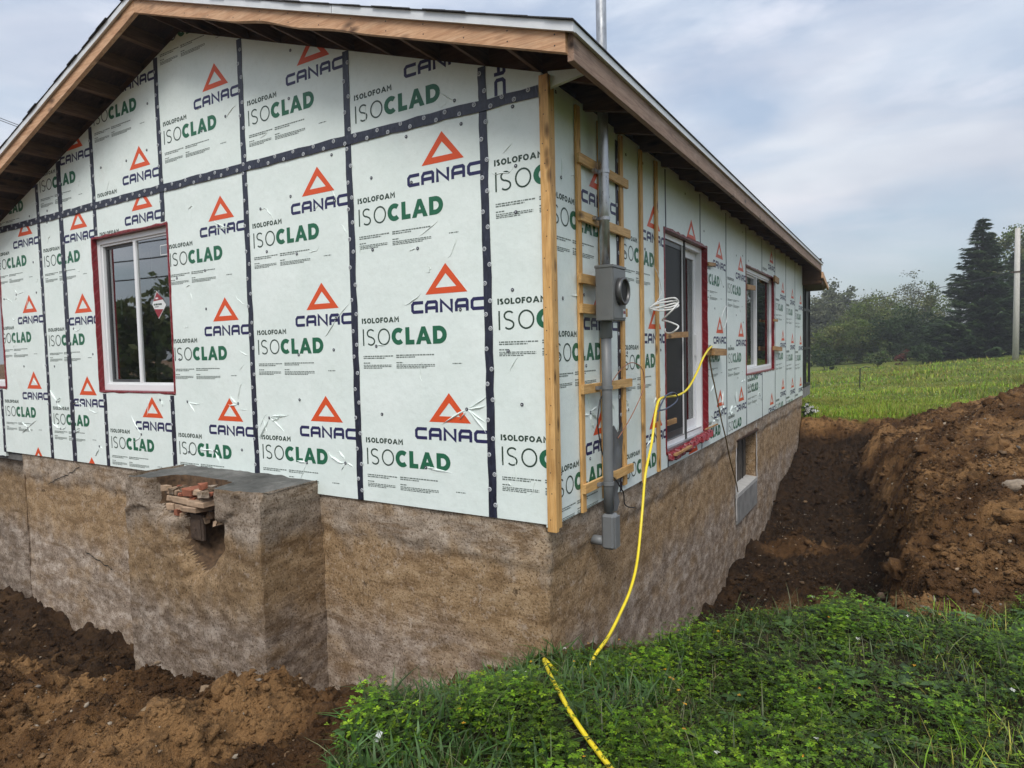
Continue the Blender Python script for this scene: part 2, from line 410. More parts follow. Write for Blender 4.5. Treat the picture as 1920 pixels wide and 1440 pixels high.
def mk_slab():
    t = NT('mossy_slab'); P = t.pos(); f = t.noise(P, 3, 6, .65); g = t.noise(P, 30, 4, .6)
    c = t.ramp(f, [(.3, (.05, .05, .047)), (.55, (.12, .118, .11)), (.75, (.22, .21, .195))])
    c = t.mix(t.ramp(g, [(.5, (0,0,0)), (.75, (.5,.5,.5))]), c, (.05, .045, .04)); t.bump(g, .6, .01); return t.set(c, .85, 0, .25)
SLABM = mk_slab()
CAULK = simple('caulk', (.45, .44, .43), .6, 0, .1, 30)
BRICKM = simple('clay_block', (.36, .25, .165), .85, 0, .3, 14, .4)
BRICKR = simple('red_block', (.25, .085, .045), .85, 0, .3, 14, .4)
RUST = simple('rusty_iron', (.085, .058, .042), .7, .3, .35, 24, .4)

def mk_soil():
    t = NT('soil'); P = t.pos()
    a = t.noise(P, 1.1, 6, .6, .3); b = t.noise(P, 9, 6, .68, .2); c3 = t.noise(P, 55, 4, .7)
    dirt = t.ramp(a, [(.36, (.075, .035, .012)), (.5, (.165, .083, .031)), (.60, (.33, .182, .075))])
    dirt = t.mix(t.ramp(b, [(.38, (.68,.68,.68)), (.52, (0,0,0))]), dirt, (.040, .021, .009))
    dirt = t.mix(t.ramp(c3, [(.55, (0,0,0)), (.8, (.55,.55,.55))]), dirt, (.26, .155, .072))
    ca = t.n('ShaderNodeVertexColor'); ca.layer_name = 'Col'
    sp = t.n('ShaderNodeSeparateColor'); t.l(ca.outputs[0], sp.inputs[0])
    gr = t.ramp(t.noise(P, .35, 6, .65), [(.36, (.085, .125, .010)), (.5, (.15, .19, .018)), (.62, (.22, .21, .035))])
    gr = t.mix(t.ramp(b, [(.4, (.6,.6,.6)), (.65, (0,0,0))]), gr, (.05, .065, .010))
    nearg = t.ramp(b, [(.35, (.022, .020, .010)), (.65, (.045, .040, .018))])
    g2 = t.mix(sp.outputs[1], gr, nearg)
    trench_dark = t.ramp(b, [(.38, (.014, .0075, .0035)), (.6, (.042, .023, .011))])  # darker brown mixed into the soil down in the trenches
    dirt = t.mix(sp.outputs[2], dirt, trench_dark)
    c = t.mix(sp.outputs[0], g2, dirt)
    hm = t.n('ShaderNodeMath', operation='ADD'); t.l(b, hm.inputs[0]); t.l(c3, hm.inputs[1])
    t.bump(hm.outputs[0], 1.0, .045)
    return t.set(c, .93, 0, .2)
SOIL = mk_soil()
def mk_vcol(name, rough=.6, trans=.0, spec=.35, nscale=0):
    t = NT(name); ca = t.n('ShaderNodeVertexColor'); ca.layer_name = 'Col'; c = ca.outputs[0]
    if nscale:
        f = t.noise(t.pos(), nscale, 4, .6); c = t.mix(t.ramp(f, [(.3, (.65,.65,.65)), (.6, (0,0,0))]), c, (.4, .4, .4), 'MULTIPLY'); t.bump(f, .6, .01)
    t.set(c, rough, 0, spec)
    if trans:
        tl = t.n('ShaderNodeBsdfTranslucent'); t.l(c, tl.inputs[0]); ms = t.n('ShaderNodeMixShader'); ms.inputs[0].default_value = trans
        t.l(t.p.outputs[0], ms.inputs[1]); t.l(tl.outputs[0], ms.inputs[2]); t.l(ms.outputs[0], t.out.inputs[0])
    return t.m
LEAF = mk_vcol('leaf', .5, .3, .4); TREELEAF = mk_vcol('tree_leaf', .65, .2, .25); CLOD = mk_vcol('clod', .92, 0, .2, 40)
BARK = simple('bark', (.085, .07, .055), .9, 0, .35, 12, .6)
PALEBARK = simple('pale_bark', (.24, .22, .19), .9, 0, .3, 8, .4)
POLEM = mk_wood('pole_wood', 'z', (.36, .34, .31), (.50, .475, .445), (.60, .575, .54), .85, False)

# ------------------------------------------------------------------ terrain
RIDGE_X, RIDGE_Z = -3.70, 4.084
def RT(x):
    return 2.85 - .3335*x if x >= RIDGE_X else RIDGE_Z - .328*(RIDGE_X - x)
def H_base(x, y):
    """ground without small noise; returns height, dirt mask, dark trench-soil mask"""
    x = np.asarray(x, float); y = np.asarray(y, float)
    wob = fbm(x*.8, y*.8, 3, 4)*.24
    # natural ground
    far = sstep(11, 30, y)
    g = -.50 + np.zeros_like(x)
    g = g + far*(-.26 + .078*np.clip(x, -15, 25))
    rc = np.hypot(x-.1, y+.1); g = g - .30*np.exp(-(rc/.75)**2)
    g = g + .10*sstep(-.6, -3.0, y)*sstep(-1, 1.5, x)
    # spoil heap on the left, in front of the gable trench
    lf = sstep(-.2, -1.2, x)
    g = g + lf*(.185*np.clip(x+.5, -3.2, 0)+.10*np.clip(x+3.7, -3, 0)-.03) * sstep(6, 0, y)
    # pile on the right of the side trench
    pile = np.clip(.40*(x-1.95), -.05, .95)*sstep(.9, 4.2, y)*(1-sstep(11.0, 13.6, y))
    pile = pile*(1-sstep(6.0, 9.5, x))
    g = g + pile + .12*fbm(x*.55, y*.55, 21, 3)*sstep(2.0, 3.0, x)*sstep(1.2, 3, y)*(1-sstep(12, 14, y))
    # side trench
    y0 = np.where(x < .7, .02, .02+(x-.7)*.95)
    wx = 2.0 + .22*sstep(1.5, 3.6, y) - .55*sstep(5.0, 10, y) + .22*fbm(x*.4, y*.75, 33, 4)
    fs = np.minimum(np.minimum(wx-x+wob, (y-y0+wob*.6)*.95), 12.15-y+wob*.6)
    floor_s = np.where(y < 7.2, -1.92, -1.92+(y-7.2)*.19) + .16*fbm(x*.9, y*.7, 31, 4)*sstep(0.1, .8, x)
    ds = sstep(0, .46 + .3*sstep(4.0, 7.0, y), fs)*(x > -.4)*(y > -.3)
    # a lower bench on the outer bank
    h = g*(1-ds) + floor_s*ds
    # gable trench
    d = -y
    floor_g = np.maximum(-1.86, -.92+.47*np.minimum(x, 0)) + .05*fbm(x*1.5, y*1.5, 41, 3)
    dg = (1-sstep(.55, 1.55+.10*np.clip(-x-1.5, 0, 3), d+wob))*sstep(.25, -.3, x)*(y < .6)
    h = h*(1-dg) + np.minimum(h, floor_g)*dg
    # dirt
    b1 = sstep(.10, -.10, x+.36+wob*.8-.55*np.clip(-y-1.2, 0, 1.5))*(y < 1.2)
    b2 = sstep(-.12, .06, fs)*(x > -.4)
    b3 = sstep(-.12, .12, y-(.62+.42*(x-1.4))+wob*1.3)*(x > 1.0)*(1-sstep(11.4, 12.4, y-(x-1.5)*1.0+wob*2))*(1-sstep(8, 9.5, x))
    dirt = np.clip(np.maximum(np.maximum(b1, b2), b3), 0, 1)
    trench_dark = np.clip(sstep(.25, .8, ds)*sstep(-.75, -.2, fbm(x*.9, y*.9, 131, 4))*.95 + (dg*sstep(-3.4, -4.6, x) if np.ndim(x) else 0)*.8, 0, 1)  # soil turns darker with trench depth, broken up by noise
    inside = (x < -.02)*(y > .05)*(x > -9)*(y < 12.2)
    h = np.where(inside, -1.95, h)
    return h, dirt, np.clip(trench_dark, 0, 1)
def H_full(x, y):
    h, d, w = H_base(x, y)
    lump = fbm(x*1.9, y*1.9, 51, 3)*.16 + (.5-np.abs(fbm(x*4.6+.3*fbm(x*3, y*3, 66, 2), y*4.6, 61, 3)))*.15 - .075 + np.abs(fbm(x*12, y*12, 71, 2))*.085 + np.abs(fbm(x*29, y*29, 75, 2))*.028 + fbm(x*60, y*60, 76, 1)*.006
    nearw = sstep(60, 15, np.hypot(x, y))
    h = h + nearw*(d*lump + (1-d)*fbm(x*1.7, y*1.7, 81, 3)*.05)
    h = h + (1-nearw)*fbm(x*.05, y*.05, 91, 3)*.3 + .22*fbm(x*.28, y*.28, 92, 3)*sstep(13, 17, y)*sstep(60, 45, y)
    return h, d, w
def Hz(x, y):
    return float(H_full(np.array([x]), np.array([y]))[0][0])
def axis(lo, hi, step, far, k=1.28):
    a = list(np.arange(lo, hi+1e-6, step)); s = step; v = hi; r = []
    while v < far: s *= k; v += s; r.append(v)
    s = step; v = lo; l = []
    while v > -far: s *= k; v -= s; l.append(v)
    return np.array(l[::-1]+a+r)
gx = axis(-9.0, 6.5, .036, 900, 1.16); gy = axis(-3.0, 13.5, .036, 900, 1.12)
gx = np.unique(np.concatenate([gx[(gx < -3.2)|(gx > 2.6)], np.arange(-3.2, 2.6, .019)])); gy = np.unique(np.concatenate([gy[(gy < -2.75)|(gy > 3.0)], np.arange(-2.75, -.95, .018), np.arange(-.95, 3.0, .026)]))
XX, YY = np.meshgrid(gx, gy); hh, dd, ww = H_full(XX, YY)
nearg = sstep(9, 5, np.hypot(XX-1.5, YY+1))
nx, ny = len(gx), len(gy); ii = (np.arange(ny-1)[:, None]*nx+np.arange(nx-1)[None]).ravel()
F = np.stack([ii, ii+1, ii+nx+1, ii+nx], 1)
V = np.stack([XX.ravel(), YY.ravel(), hh.ravel()], 1)
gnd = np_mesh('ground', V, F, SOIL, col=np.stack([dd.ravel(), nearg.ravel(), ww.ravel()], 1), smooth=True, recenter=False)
tag(gnd, 'bare brown excavated soil and grassy ground around the house', None, None, 'structure')

# ------------------------------------------------------------------ the house
house = empty('house', (-3.7, 6.0, -1.9), 'small gable-roofed house under renovation clad in printed pale green foam board', 'house')

# openings: (lo, hi, z0, z1)
G_OPEN = [(-5.40, -4.045, .80, 2.40), (-8.90, -7.62, .82, 2.37)]
S_OPEN = [(2.40, 3.93, .11, 2.245), (6.09, 8.42, .70, 2.265)]
SEAM0 = -.436; PW = 1.22; TAPE_Z = 2.737

def rect_minus(r, holes):
    out = [r]
    for (a0, a1, b0, b1) in holes:
        nxt = []
        for (u0, u1, v0, v1) in out:
            if a0 >= u1 or a1 <= u0 or b0 >= v1 or b1 <= v0: nxt.append((u0, u1, v0, v1)); continue
            if a0 > u0: nxt.append((u0, a0, v0, v1))
            if a1 < u1: nxt.append((a1, u1, v0, v1))
            m0, m1 = max(u0, a0), min(u1, a1)
            if b0 > v0: nxt.append((m0, m1, v0, b0))
            if b1 < v1: nxt.append((m0, m1, b1, v1))
        out = nxt
    return out
def clip_hp(poly, a, b, c):  # keep a*u+b*v<=c
    out = []
    n = len(poly)
    for i in range(n):
        p = poly[i]; q = poly[(i+1) % n]; dp = a*p[0]+b*p[1]-c; dq = a*q[0]+b*q[1]-c
        if dp <= 0: out.append(p)
        if (dp < 0 < dq) or (dq < 0 < dp):
            t = dp/(dp-dq); out.append((p[0]+(q[0]-p[0])*t, p[1]+(q[1]-p[1])*t))
    return out
def poly_hps(poly):
    hp = []; n = len(poly)
    for i in range(n):
        p = poly[i]; q = poly[(i+1) % n]; ex, ey = q[0]-p[0], q[1]-p[1]
        hp.append((ey, -ex, ey*p[0]-ex*p[1]))
    return hp  # for ccw polys

# ---- lettering: stroke font -----------------------------------------
def arc(cx, cy, rx, ry, a0, a1, n): return [(cx+rx*math.cos(math.radians(a0+(a1-a0)*k/n)), cy+ry*math.sin(math.radians(a0+(a1-a0)*k/n))) for k in range(n+1)]
def glyph(ch, w):
    h = w/2
    if ch == 'I': return [([(h, 0), (h, 1)], False)], w
    if ch == 'O': return [(arc(.44, .5, .44-h, .5-h, 0, 360, 22)[:-1], True)], .88
    if ch == 'S': return [(arc(.30, .735, .30-h, .265-h, 35, 270, 11)+arc(.30, .265, .30-h, .265-h, 90, -145, 11)[1:], False)], .60
    if ch == 'C': return [(arc(.46, .5, .46-h, .5-h, 48, 312, 16), False)], .84
    if ch == 'L': return [([(h, 1), (h, h), (.58, h)], False)], .58
    if ch == 'F': return [([(h, 0), (h, 1-h), (.56, 1-h)], False), ([(w, .5), (.5, .5)], False)], .56
    if ch == 'M': return [([(h, 0), (h, 1-h*.5), (.45, .42), (.9-h, 1-h*.5), (.9-h, 0)], False)], .9
    if ch == 'N': return [([(h, 0), (h, 1-h*.4), (.8-h, h*.4), (.8-h, 1)], False)], .8
    if ch == 'D': return [([(h, h), (h, 1-h), (.38, 1-h)]+arc(.38, .5, .48-h, .5-h, 80, -80, 10)+[(.38, h)], True)], .86
    if ch == 'A':
        s = w*1.06
        return ['poly', [[(0, 0), (s, 0), (.5+s*.42, 1), (.5-s*.42, 1)], [(1-s, 0), (1, 0), (.5+s*.42, 1), (.5-s*.42, 1)], [(.2, .20), (.8, .20), (.8, .20+w*.8), (.2, .20+w*.8)]]], 1.0
    if ch == 'c': return [([(1.22, 1-h), (.16+h, 1-h), (h, 1-h-.16), (h, h+.12), (.12+h, h), (1.22, h)], False)], 1.22
    if ch == 'a': return [([(h, 0), (h, 1-h-.22), (.16+h, 1-h), (1.28-h-.1, 1-h), (1.28-h, 1-h-.1), (1.28-h, 0)], False), ([(w, .40), (1.28-w, .40)], False)], 1.28
    if ch == 'n': return [([(h, 0), (h, 1-h*.55), (1.26-h, h*.55), (1.26-h, 1)], False)], 1.26
    raise ValueError(ch)
def stroke(pts, w, closed):
    n = len(pts); L = []; R = []; h = w/2
    for i in range(n):
        p = pts[i]; a = pts[i-1] if (i > 0 or closed) else None; b = pts[(i+1) % n] if (i < n-1 or closed) else None
        def nrm(u, v):
            dx, dy = v[0]-u[0], v[1]-u[1]; l = math.hypot(dx, dy) or 1e-9; return (-dy/l, dx/l)
        if a is None: nn = nrm(p, b); k = 1
        elif b is None: nn = nrm(a, p); k = 1
        else:
            n1 = nrm(a, p); n2 = nrm(p, b); sx, sy = n1[0]+n2[0], n1[1]+n2[1]; l = math.hypot(sx, sy) or 1e-9
            nn = (sx/l, sy/l); k = min(1/max(.25, nn[0]*n1[0]+nn[1]*n1[1]), 1.6)
        L.append((p[0]+nn[0]*h*k, p[1]+nn[1]*h*k)); R.append((p[0]-nn[0]*h*k, p[1]-nn[1]*h*k))
    q = []
    for i in range(n if closed else n-1):
        j = (i+1) % n; q.append([R[i], R[j], L[j], L[i]])
    return q
def text_polys(txt, u0, u1, v0, h, w, gap, mi, layer0=0):
    x = 0; out = []
    for ch in txt:
        g, adv = glyph(ch, w)
        if g[0] == 'poly':
            for li, P in enumerate(g[1]): out.append(([(x+p[0], p[1]) for p in P], mi, layer0+li))
        else:
            for li, (pts, cl) in enumerate(g):
                for P in stroke(pts, w, cl): out.append(([(x+p[0], p[1]) for p in P], mi, layer0+li))
        x += adv+gap
    tot = x-gap; sx = (u1-u0)/tot
    return [([(u0+p[0]*sx, v0+p[1]*h) for p in P], mi, l) for P, mi, l in out]
def fine_rows(u0, u1, v, n, lh, sd):
    r = random.Random(sd); out = []
    for k in range(n):
        x = u0; end = u1 - (0 if k < n-1 else r.uniform(.1, .5)*(u1-u0))
        while x < end:
            wl = r.uniform(.006, .03); out.append(([(x, v-k*lh*1.7), (min(x+wl, end), v-k*lh*1.7), (min(x+wl, end), v-k*lh*1.7+lh), (x, v-k*lh*1.7+lh)], 4, 0)); x += wl+.005
    return out
def logo_block():
    """one repeat of the print; u from the panel's left edge, v relative to the triangle's apex"""
    tri = []; fine = []
    T0 = [(.694, -.208), (1.056, -.208), (.875, 0)]; T1 = [(.785, -.165), (.965, -.165), (.875, -.070)]
    for i in range(3):
        j = (i+1) % 3; tri.append(([T0[i], T0[j], T1[j], T1[i]], 0, 0))
    fine += fine_rows(.08, .38, -.640, 2, .0085, 1)+fine_rows(.405, .755, -.636, 2, .0085, 2)
    fine += fine_rows(.08, .16, -.690, 1, .008, 3)+fine_rows(.08, .36, -.706, 3, .0065, 4)
    fine += fine_rows(.405, .50, -.690, 1, .008, 5)+fine_rows(.405, .76, -.706, 3, .0065, 6)
    fine += fine_rows(.915, 1.02, -.700, 1, .007, 7)
    return [('triangle_mark', tri), ('brand_lettering', text_polys('canac', .560, 1.190, -.338, .088, .265, .17, 1)),
            ('maker_lettering', text_polys('ISOLOFOAM', .075, .442, -.389, .040, .245, .11, 3)),
            ('thin_lettering', text_polys('ISO', .080, .352, -.556, .126, .088, .20, 3)), ('bold_lettering', text_polys('CLAD', .366, .872, -.556, .126, .27, .09, 2)),
            ('fine_print', fine)]
BLOCK = logo_block()
def make_print(cells, u0, zas, tr, parent, extra=None):
    """cells: convex ccw polygons; each printed word or mark becomes a part of its own"""
    items = [(nm, [([(u0+q[0], za+q[1]) for q in P], m_, l) for P, m_, l in polys]) for za in zas for nm, polys in BLOCK]
    if extra: items.append(('brand_lettering', extra))
    hps = [(poly_hps(c), min(p[0] for p in c), max(p[0] for p in c), min(p[1] for p in c), max(p[1] for p in c)) for c in cells]
    for nm, polys in items:
        vs = []; fs = []; mi = []
        for hp, ua, ub, va, vb in hps:
            for P, m_, l in polys:
                pu = [p[0] for p in P]; pv = [p[1] for p in P]
                if max(pu) < ua or min(pu) > ub or max(pv) < va or min(pv) > vb: continue
                Q = P
                for a, b, c in hp:
                    Q = clip_hp(Q, a, b, c)
                    if len(Q) < 3: break
                if len(Q) < 3: continue
                b0 = len(vs); vs += [tr(q[0], q[1], .0012+.0004*l) for q in Q]; fs.append(tuple(range(b0, b0+len(Q)))); mi.append(m_)
        if fs:
            mb = MB(); mb.v = vs; mb.f = fs; mb.mi = mi; o = mb.build(nm, PRINT, parent)
            if nm == 'fine_print': o['kind'] = 'stuff'
def panel_mesh(cells, tr, thick=.03):
    mb = MB()
    for c in cells:
        n = len(c); mb.add([tr(p[0], p[1], 0) for p in c]+[tr(p[0], p[1], -thick) for p in c],
            [tuple(range(n)), tuple(range(2*n-1, n-1, -1))]+[(i, i+n, (i+1) % n+n, (i+1) % n) for i in range(n)])
    return mb
trG = lambda u, v, o: (u, -o, v)
trS = lambda u, v, o: (o, u, v)
def rp(r): return [(r[0], r[2]), (r[1], r[2]), (r[1], r[3]), (r[0], r[3])]
def ridge(mb, p0, p1, tr, w, hgt, bend):
    """raised fold of film from p0 to p1"""
    n = 7; L = []; dx, dy = p1[0]-p0[0], p1[1]-p0[1]; l = math.hypot(dx, dy) or 1e-6; nx_, ny_ = -dy/l, dx/l
    vs = []
    for k in range(n+1):
        t = k/n; s = math.sin(math.pi*t)*bend + .25*bend*math.sin(3*math.pi*t); ww_ = w*(math.sin(math.pi*min(1, t*1.02+.08))*.85+.15)*(1-.4*t); hh_ = hgt*math.sin(math.pi*(t*.92+.05))
        u, v = p0[0]+dx*t+nx_*s, p0[1]+dy*t+ny_*s
        vs += [tr(u+nx_*ww_, v+ny_*ww_, .0003), tr(u+nx_*ww_*.15, v+ny_*ww_*.15, .0003+hh_), tr(u-nx_*ww_, v-ny_*ww_, .0003)]
    fs = []
    for k in range(n):
        a = 3*k; fs += [(a, a+3, a+4, a+1), (a+1, a+4, a+5, a+2)]
    mb.add(vs, fs)
def disc(mb, u, v, r, tr, o, mi, n=10, r0=0):
    c = [tr(u+r*math.cos(2*math.pi*k/n), v+r*math.sin(2*math.pi*k/n), o) for k in range(n)]
    b = [tr(u+r*1.1*math.cos(2*math.pi*k/n), v+r*1.1*math.sin(2*math.pi*k/n), o-.0022) for k in range(n)]
    mb.add(c+b, [tuple(range(n))]+[(k, k+n, (k+1) % n+n, (k+1) % n) for k in range(n)], mi)
WASH = [simple('washer_plastic', (.48, .50, .52), .4, 0, .1, 30), simple('washer_hub', (.05, .055, .07), .5, 0, .2, 30)]

def foam_panel(cells, tr, u0, zas, wrinkle=0, sd=0, extra=None, screws=True, clear=None):
    groups = []
    for c in cells:
        bb = (min(p[0] for p in c), max(p[0] for p in c), min(p[1] for p in c), max(p[1] for p in c)); hit = []
        for g in groups:
            for _, b2 in g:
                ou = min(bb[1], b2[1])-max(bb[0], b2[0]); ov = min(bb[3], b2[3])-max(bb[2], b2[2])
                if ou > -1e-6 and ov > -1e-6 and max(ou, ov) > 1e-4: hit.append(g); break
        ng = [(c, bb)]
        for g in hit: ng += g; groups.remove(g)
        groups.append(ng)
    for g in groups:
        cs = [c for c, _ in g]
        o = panel_mesh(cs, tr).build('foam_panel', FOAM, house)
        make_print(cs, u0, zas, tr, o, extra)
    r = random.Random(sd*31+5); us = [p[0] for c in cells for p in c]; zs = [p[1] for c in cells for p in c]
    def inside(u, v, mrg=.04):
        for c in cells:
            if all(a*u+b*v <= c_-mrg*math.hypot(a, b) for a, b, c_ in poly_hps(c)): return True
        return False
    if screws:
        sm = MB(); rg = MB(); n = 0
        for uu in (.2, .61, 1.02):
            for zz in np.arange(.28, 4.3, .41):
                if r.random() < .42: continue
                u, v = u0+uu+r.uniform(-.05, .05), zz+r.uniform(-.1, .1)
                if not inside(u, v): continue
                disc(sm, u, v, .0115, tr, .0042, 1); disc(sm, u, v, .0045, tr, .0058, 0, 6); n += 1
                k = 0
                if r.random() < (.85 if v < .75 else .22): k = r.randint(2, 6) if v < .75 else r.randint(1, 2)
                for _ in range(k):
                    a = r.choice([0, math.pi])+r.gauss(0, .55); L = r.uniform(.06, .26)
                    e = (u+L*math.cos(a), v+L*math.sin(a))
                    if inside(*e, .01): ridge(rg, (u+.012*math.cos(a), v+.012*math.sin(a)), e, tr, r.uniform(.004, .009)*(1.5 if v < .75 else 1), r.uniform(.004, .009)*(1.5 if v < .75 else 1), r.gauss(0, .02))
        for _ in range(wrinkle):
            u, v = r.uniform(min(us), max(us)), r.uniform(min(zs), max(zs)); a = r.uniform(0, math.pi); L = r.uniform(.05, .2); e = (u+L*math.cos(a), v+L*math.sin(a))
            if inside(u, v) and inside(*e): ridge(rg, (u, v), e, tr, r.uniform(.003, .007), r.uniform(.003, .007), r.gauss(0, .02))
        if n: sm.build('screw_washers', WASH, o, kind='stuff')
        if rg.v: rg.build('film_wrinkles', FOAM, o, smooth=False, kind='stuff')
    return o

# gable panels
def roof_cells(u0, u1, z0):
    cells = []
    parts = [(u0, u1)] if not (u0 < RIDGE_X < u1) else [(u0, RIDGE_X), (RIDGE_X, u1)]
    for a, b in parts: cells.append([(a, z0), (b, z0), (b, RT(b)-.002), (a, RT(a)-.002)])
    return cells
low = [(-.436, 0, 0, [2.72, 1.82, .92]), (-1.656, -.436, 0, [2.64, 1.744, .841]), (-2.876, -1.656, 0, [2.60, 1.698, .802]),
       (-4.096, -2.876, 0, [2.55, 1.659, .763]), (-5.316, -4.096, 0, [2.80, 1.72, .752]), (-6.536, -5.316, 0, [2.753, 1.853, .958, .07]),
       (-7.756, -6.536, .006, [2.815, 1.915, 1.014, .111]), (-8.976, -7.756, -.055, [2.9, 2.0, 1.10, .2])]
for i, (a, b, z0, zas) in enumerate(low):
    for a2, b2 in ([(a, -6.02), (-6.02, b)] if a < -6.02 < b else [(a, b)]):
        foam_panel([rp(q) for q in rect_minus((a2, b2, z0, TAPE_Z), G_OPEN)], trG, a, zas, 9, i+1)
def rot_canac(uc, vend, h, length):
    """CANAC turned a quarter clockwise, its last letter lowest"""
    P0 = text_polys('canac', 0, length, 0, h, .265, .17, 1); out = []
    for P, m_, l in P0: out.append(([(uc+p[1], vend+(length-p[0])) for p in P], m_, l))
    return out
upz = [(-.436, 0, []), (-1.656, -.436, [3.40]), (-2.876, -1.656, [3.62]), (-4.096, -2.876, [3.687, 4.587]), (-5.316, -4.096, [3.199, 4.099]),
       (-6.536, -5.316, [3.595]), (-7.756, -6.536, [3.452, 2.552]), (-8.976, -7.756, [3.4])]
for i, (a, b, zas) in enumerate(upz):
    for a2, b2 in ([(a, -6.02), (-6.02, b)] if a < -6.02 < b else [(a, b)]):
      foam_panel(roof_cells(a2, b2, TAPE_Z), trG, a, zas, 2, i+20, extra=rot_canac(-.345, 2.775, .088, .62) if i == 0 else None)
# side panels
side_za = [[2.50, 1.60, .70], [2.40, 1.50, .60], [2.47, 1.40, .19], [2.40, 1.488, .588], [2.36, 1.452, .558], [2.1, 1.15, .98, ], [2.72, 1.9, .30], [2.29, 1.40, .49], [2.254, 1.35, .446], [2.20, 1.32, .41]]
for k in range(10):
    a, b = PW*k, PW*(k+1)
    cells = [rp(q) for q in rect_minus((a+.003, b-.003, -.03 if k else -.02, 2.84), S_OPEN)]
    foam_panel(cells, trS, a, side_za[k], 3, k+40, screws=(k < 6))
# seam tape
def tape(mb_pts, w, tr, sd, vertical=True, name='seam_tape'):
    (u, v0, v1) = mb_pts; r = random.Random(sd); n = max(4, int(abs(v1-v0)/.12)); vs = []; fs = []
    for k in range(n+1):
        v = v0+(v1-v0)*k/n; wl = w/2+r.uniform(-.003, .003); wr = w/2+r.uniform(-.003, .003); c = r.uniform(-.004, .004)
        for s_, o in ((-wl, .0), (-wl, .0028+r.uniform(0, .001)), (0, .0030+r.uniform(0, .002)), (wr, .0028+r.uniform(0, .001)), (wr, 0)):
            vs.append(tr(u+c+s_, v, o+.0005) if vertical else tr(v, u+c+s_, o+.0005))
    for k in range(n):
        for j in range(4):
            a = 5*k+j; fs.append((a, a+1, a+6, a+5))
    return MB().add(vs, fs).build(name, TAPE, house)
wm = MB()
def washers(u, v0, v1, vert, tr, step=.145, sd=0, amp=.02):
    r = random.Random(sd); v = v0+.08; s_ = 1
    while v < v1-.03:
        uu = u+s_*amp+r.uniform(-.005, .005); vv = v+r.uniform(-.015, .015); p = (uu, vv) if vert else (vv, uu)
        disc(wm, p[0], p[1], .0145, tr, .0075, 0); disc(wm, p[0], p[1], .0085, tr, .0088, 1, 8); disc(wm, p[0], p[1]-.001, .0042, tr, .0102, 0, 6)
        s_ = -s_; v += step*r.uniform(.8, 1.2)
seams = [SEAM0-PW*k for k in range(7)]
for k, sx in enumerate(seams):
    segs = [(0.0, TAPE_Z-.001), (TAPE_Z+.001, RT(sx)-.01)]
    for (a, b, c, d) in G_OPEN:
        if a-.03 < sx < b+.03: segs = [(0.0, c-.03), (d+.03, TAPE_Z-.001), segs[-1]]
    for j, (v0, v1) in enumerate(segs):
        tape((sx, v0, v1), .062, trG, k*7+j); washers(sx, v0, v1, True, trG, .115, k*9+j, .019)
for v0, v1, j in ((0.0, TAPE_Z-.001, 0), (TAPE_Z+.001, RT(-6.02)-.01, 1)):
    tape((-6.02, v0, v1), .088, trG, 90+j); washers(-6.02, v0, v1, True, trG, .13, 95+j, .026)
trG2 = lambda u, v, o: (u, -o-.0056, v)
for j, (a, b) in enumerate([(-8.9, -5.60), (-5.601, -2.91), (-2.912, -.02)]): tape((TAPE_Z, a, b), .070, trG2, 120+j, False)
washers(TAPE_Z, -7.7, -.05, False, trG2, .105, 130, .019)
tape((PW, -.02, 2.75), .05, trS, 140); washers(PW, 0, 2.7, True, trS, .13, 141, .014)
for k in range(2, 10):
    segs = [(-.03, 2.8)]
    for (a, b, c, d) in S_OPEN:
        if a-.02 < PW*k < b+.02: segs = [(-.03, c), (d, 2.8)]
    for j, (v0, v1) in enumerate(segs): tape((PW*k, v0, v1), .022, trS, 150+k+j*20)
wm.build('cap_washers', WASH, house, kind='stuff')

# corner boards and furring on the side wall
MB().cbox(.001, .066, -.040, -.003, -.035, 2.815, .002).build('corner_board', W_NEWZ, house)
MB().cbox(.004, .042, .0005, .088, -.03, 2.80, .002).build('corner_board', W_NEWZ, house)
for y0, z0, z1 in ((.452, -.025, 2.79), (.835, .0, 2.79), (1.245, .02, 2.80), (1.70, -.045, 2.80), (2.10, -.02, 2.80)):
    MB().cbox(.0035, .0225, y0, y0+.062, z0, z1, .0015).build('furring_strip', W_NEWZ, house)
for z, tl in ((2.43, -.012), (2.04, -.01), (1.612, 0), (1.407, 0), (.845, 0), (.146, .0)):
    y0, y1 = (.440+random.uniform(-.01, .01), 1.365+random.uniform(-.02, .03))
    if z in (1.612, 1.407): y1 = 1.30
    mb = MB(); mb.cbox(.0235, .048, y0, y1, z-.033, z+.033, .0015); mb.build('furring_rung', W_NEWY, house)

nm = MB(); r_ = random.Random(41)
for k in range(19):
    z = .05+k*.148+r_.uniform(-.02, .02); x = .034+r_.uniform(-.018, .018); n_ = 7
    nm.add([(x+.0042*math.cos(6.283*q/n_), -.0406, z+.0042*math.sin(6.283*q/n_)) for q in range(n_)], [tuple(range(n_))])
    y = .045+r_.uniform(-.02, .02); nm.add([(.0426, y+.0042*math.cos(6.283*q/n_), z+.05+.0042*math.sin(6.283*q/n_)) for q in range(n_)], [tuple(range(n_))])
for k in range(14):
    for x, dx in ((-3.6+k*.30, 0),):
        for dz in (.03, .09):
            z = RT(x)+dz; nm.add([(x+.005*math.cos(6.283*q/7), -.4006, z+.005*math.sin(6.283*q/7)) for q in range(7)], [tuple(range(7))])
nm.build('nail_heads', RUST_N, house, kind='stuff')
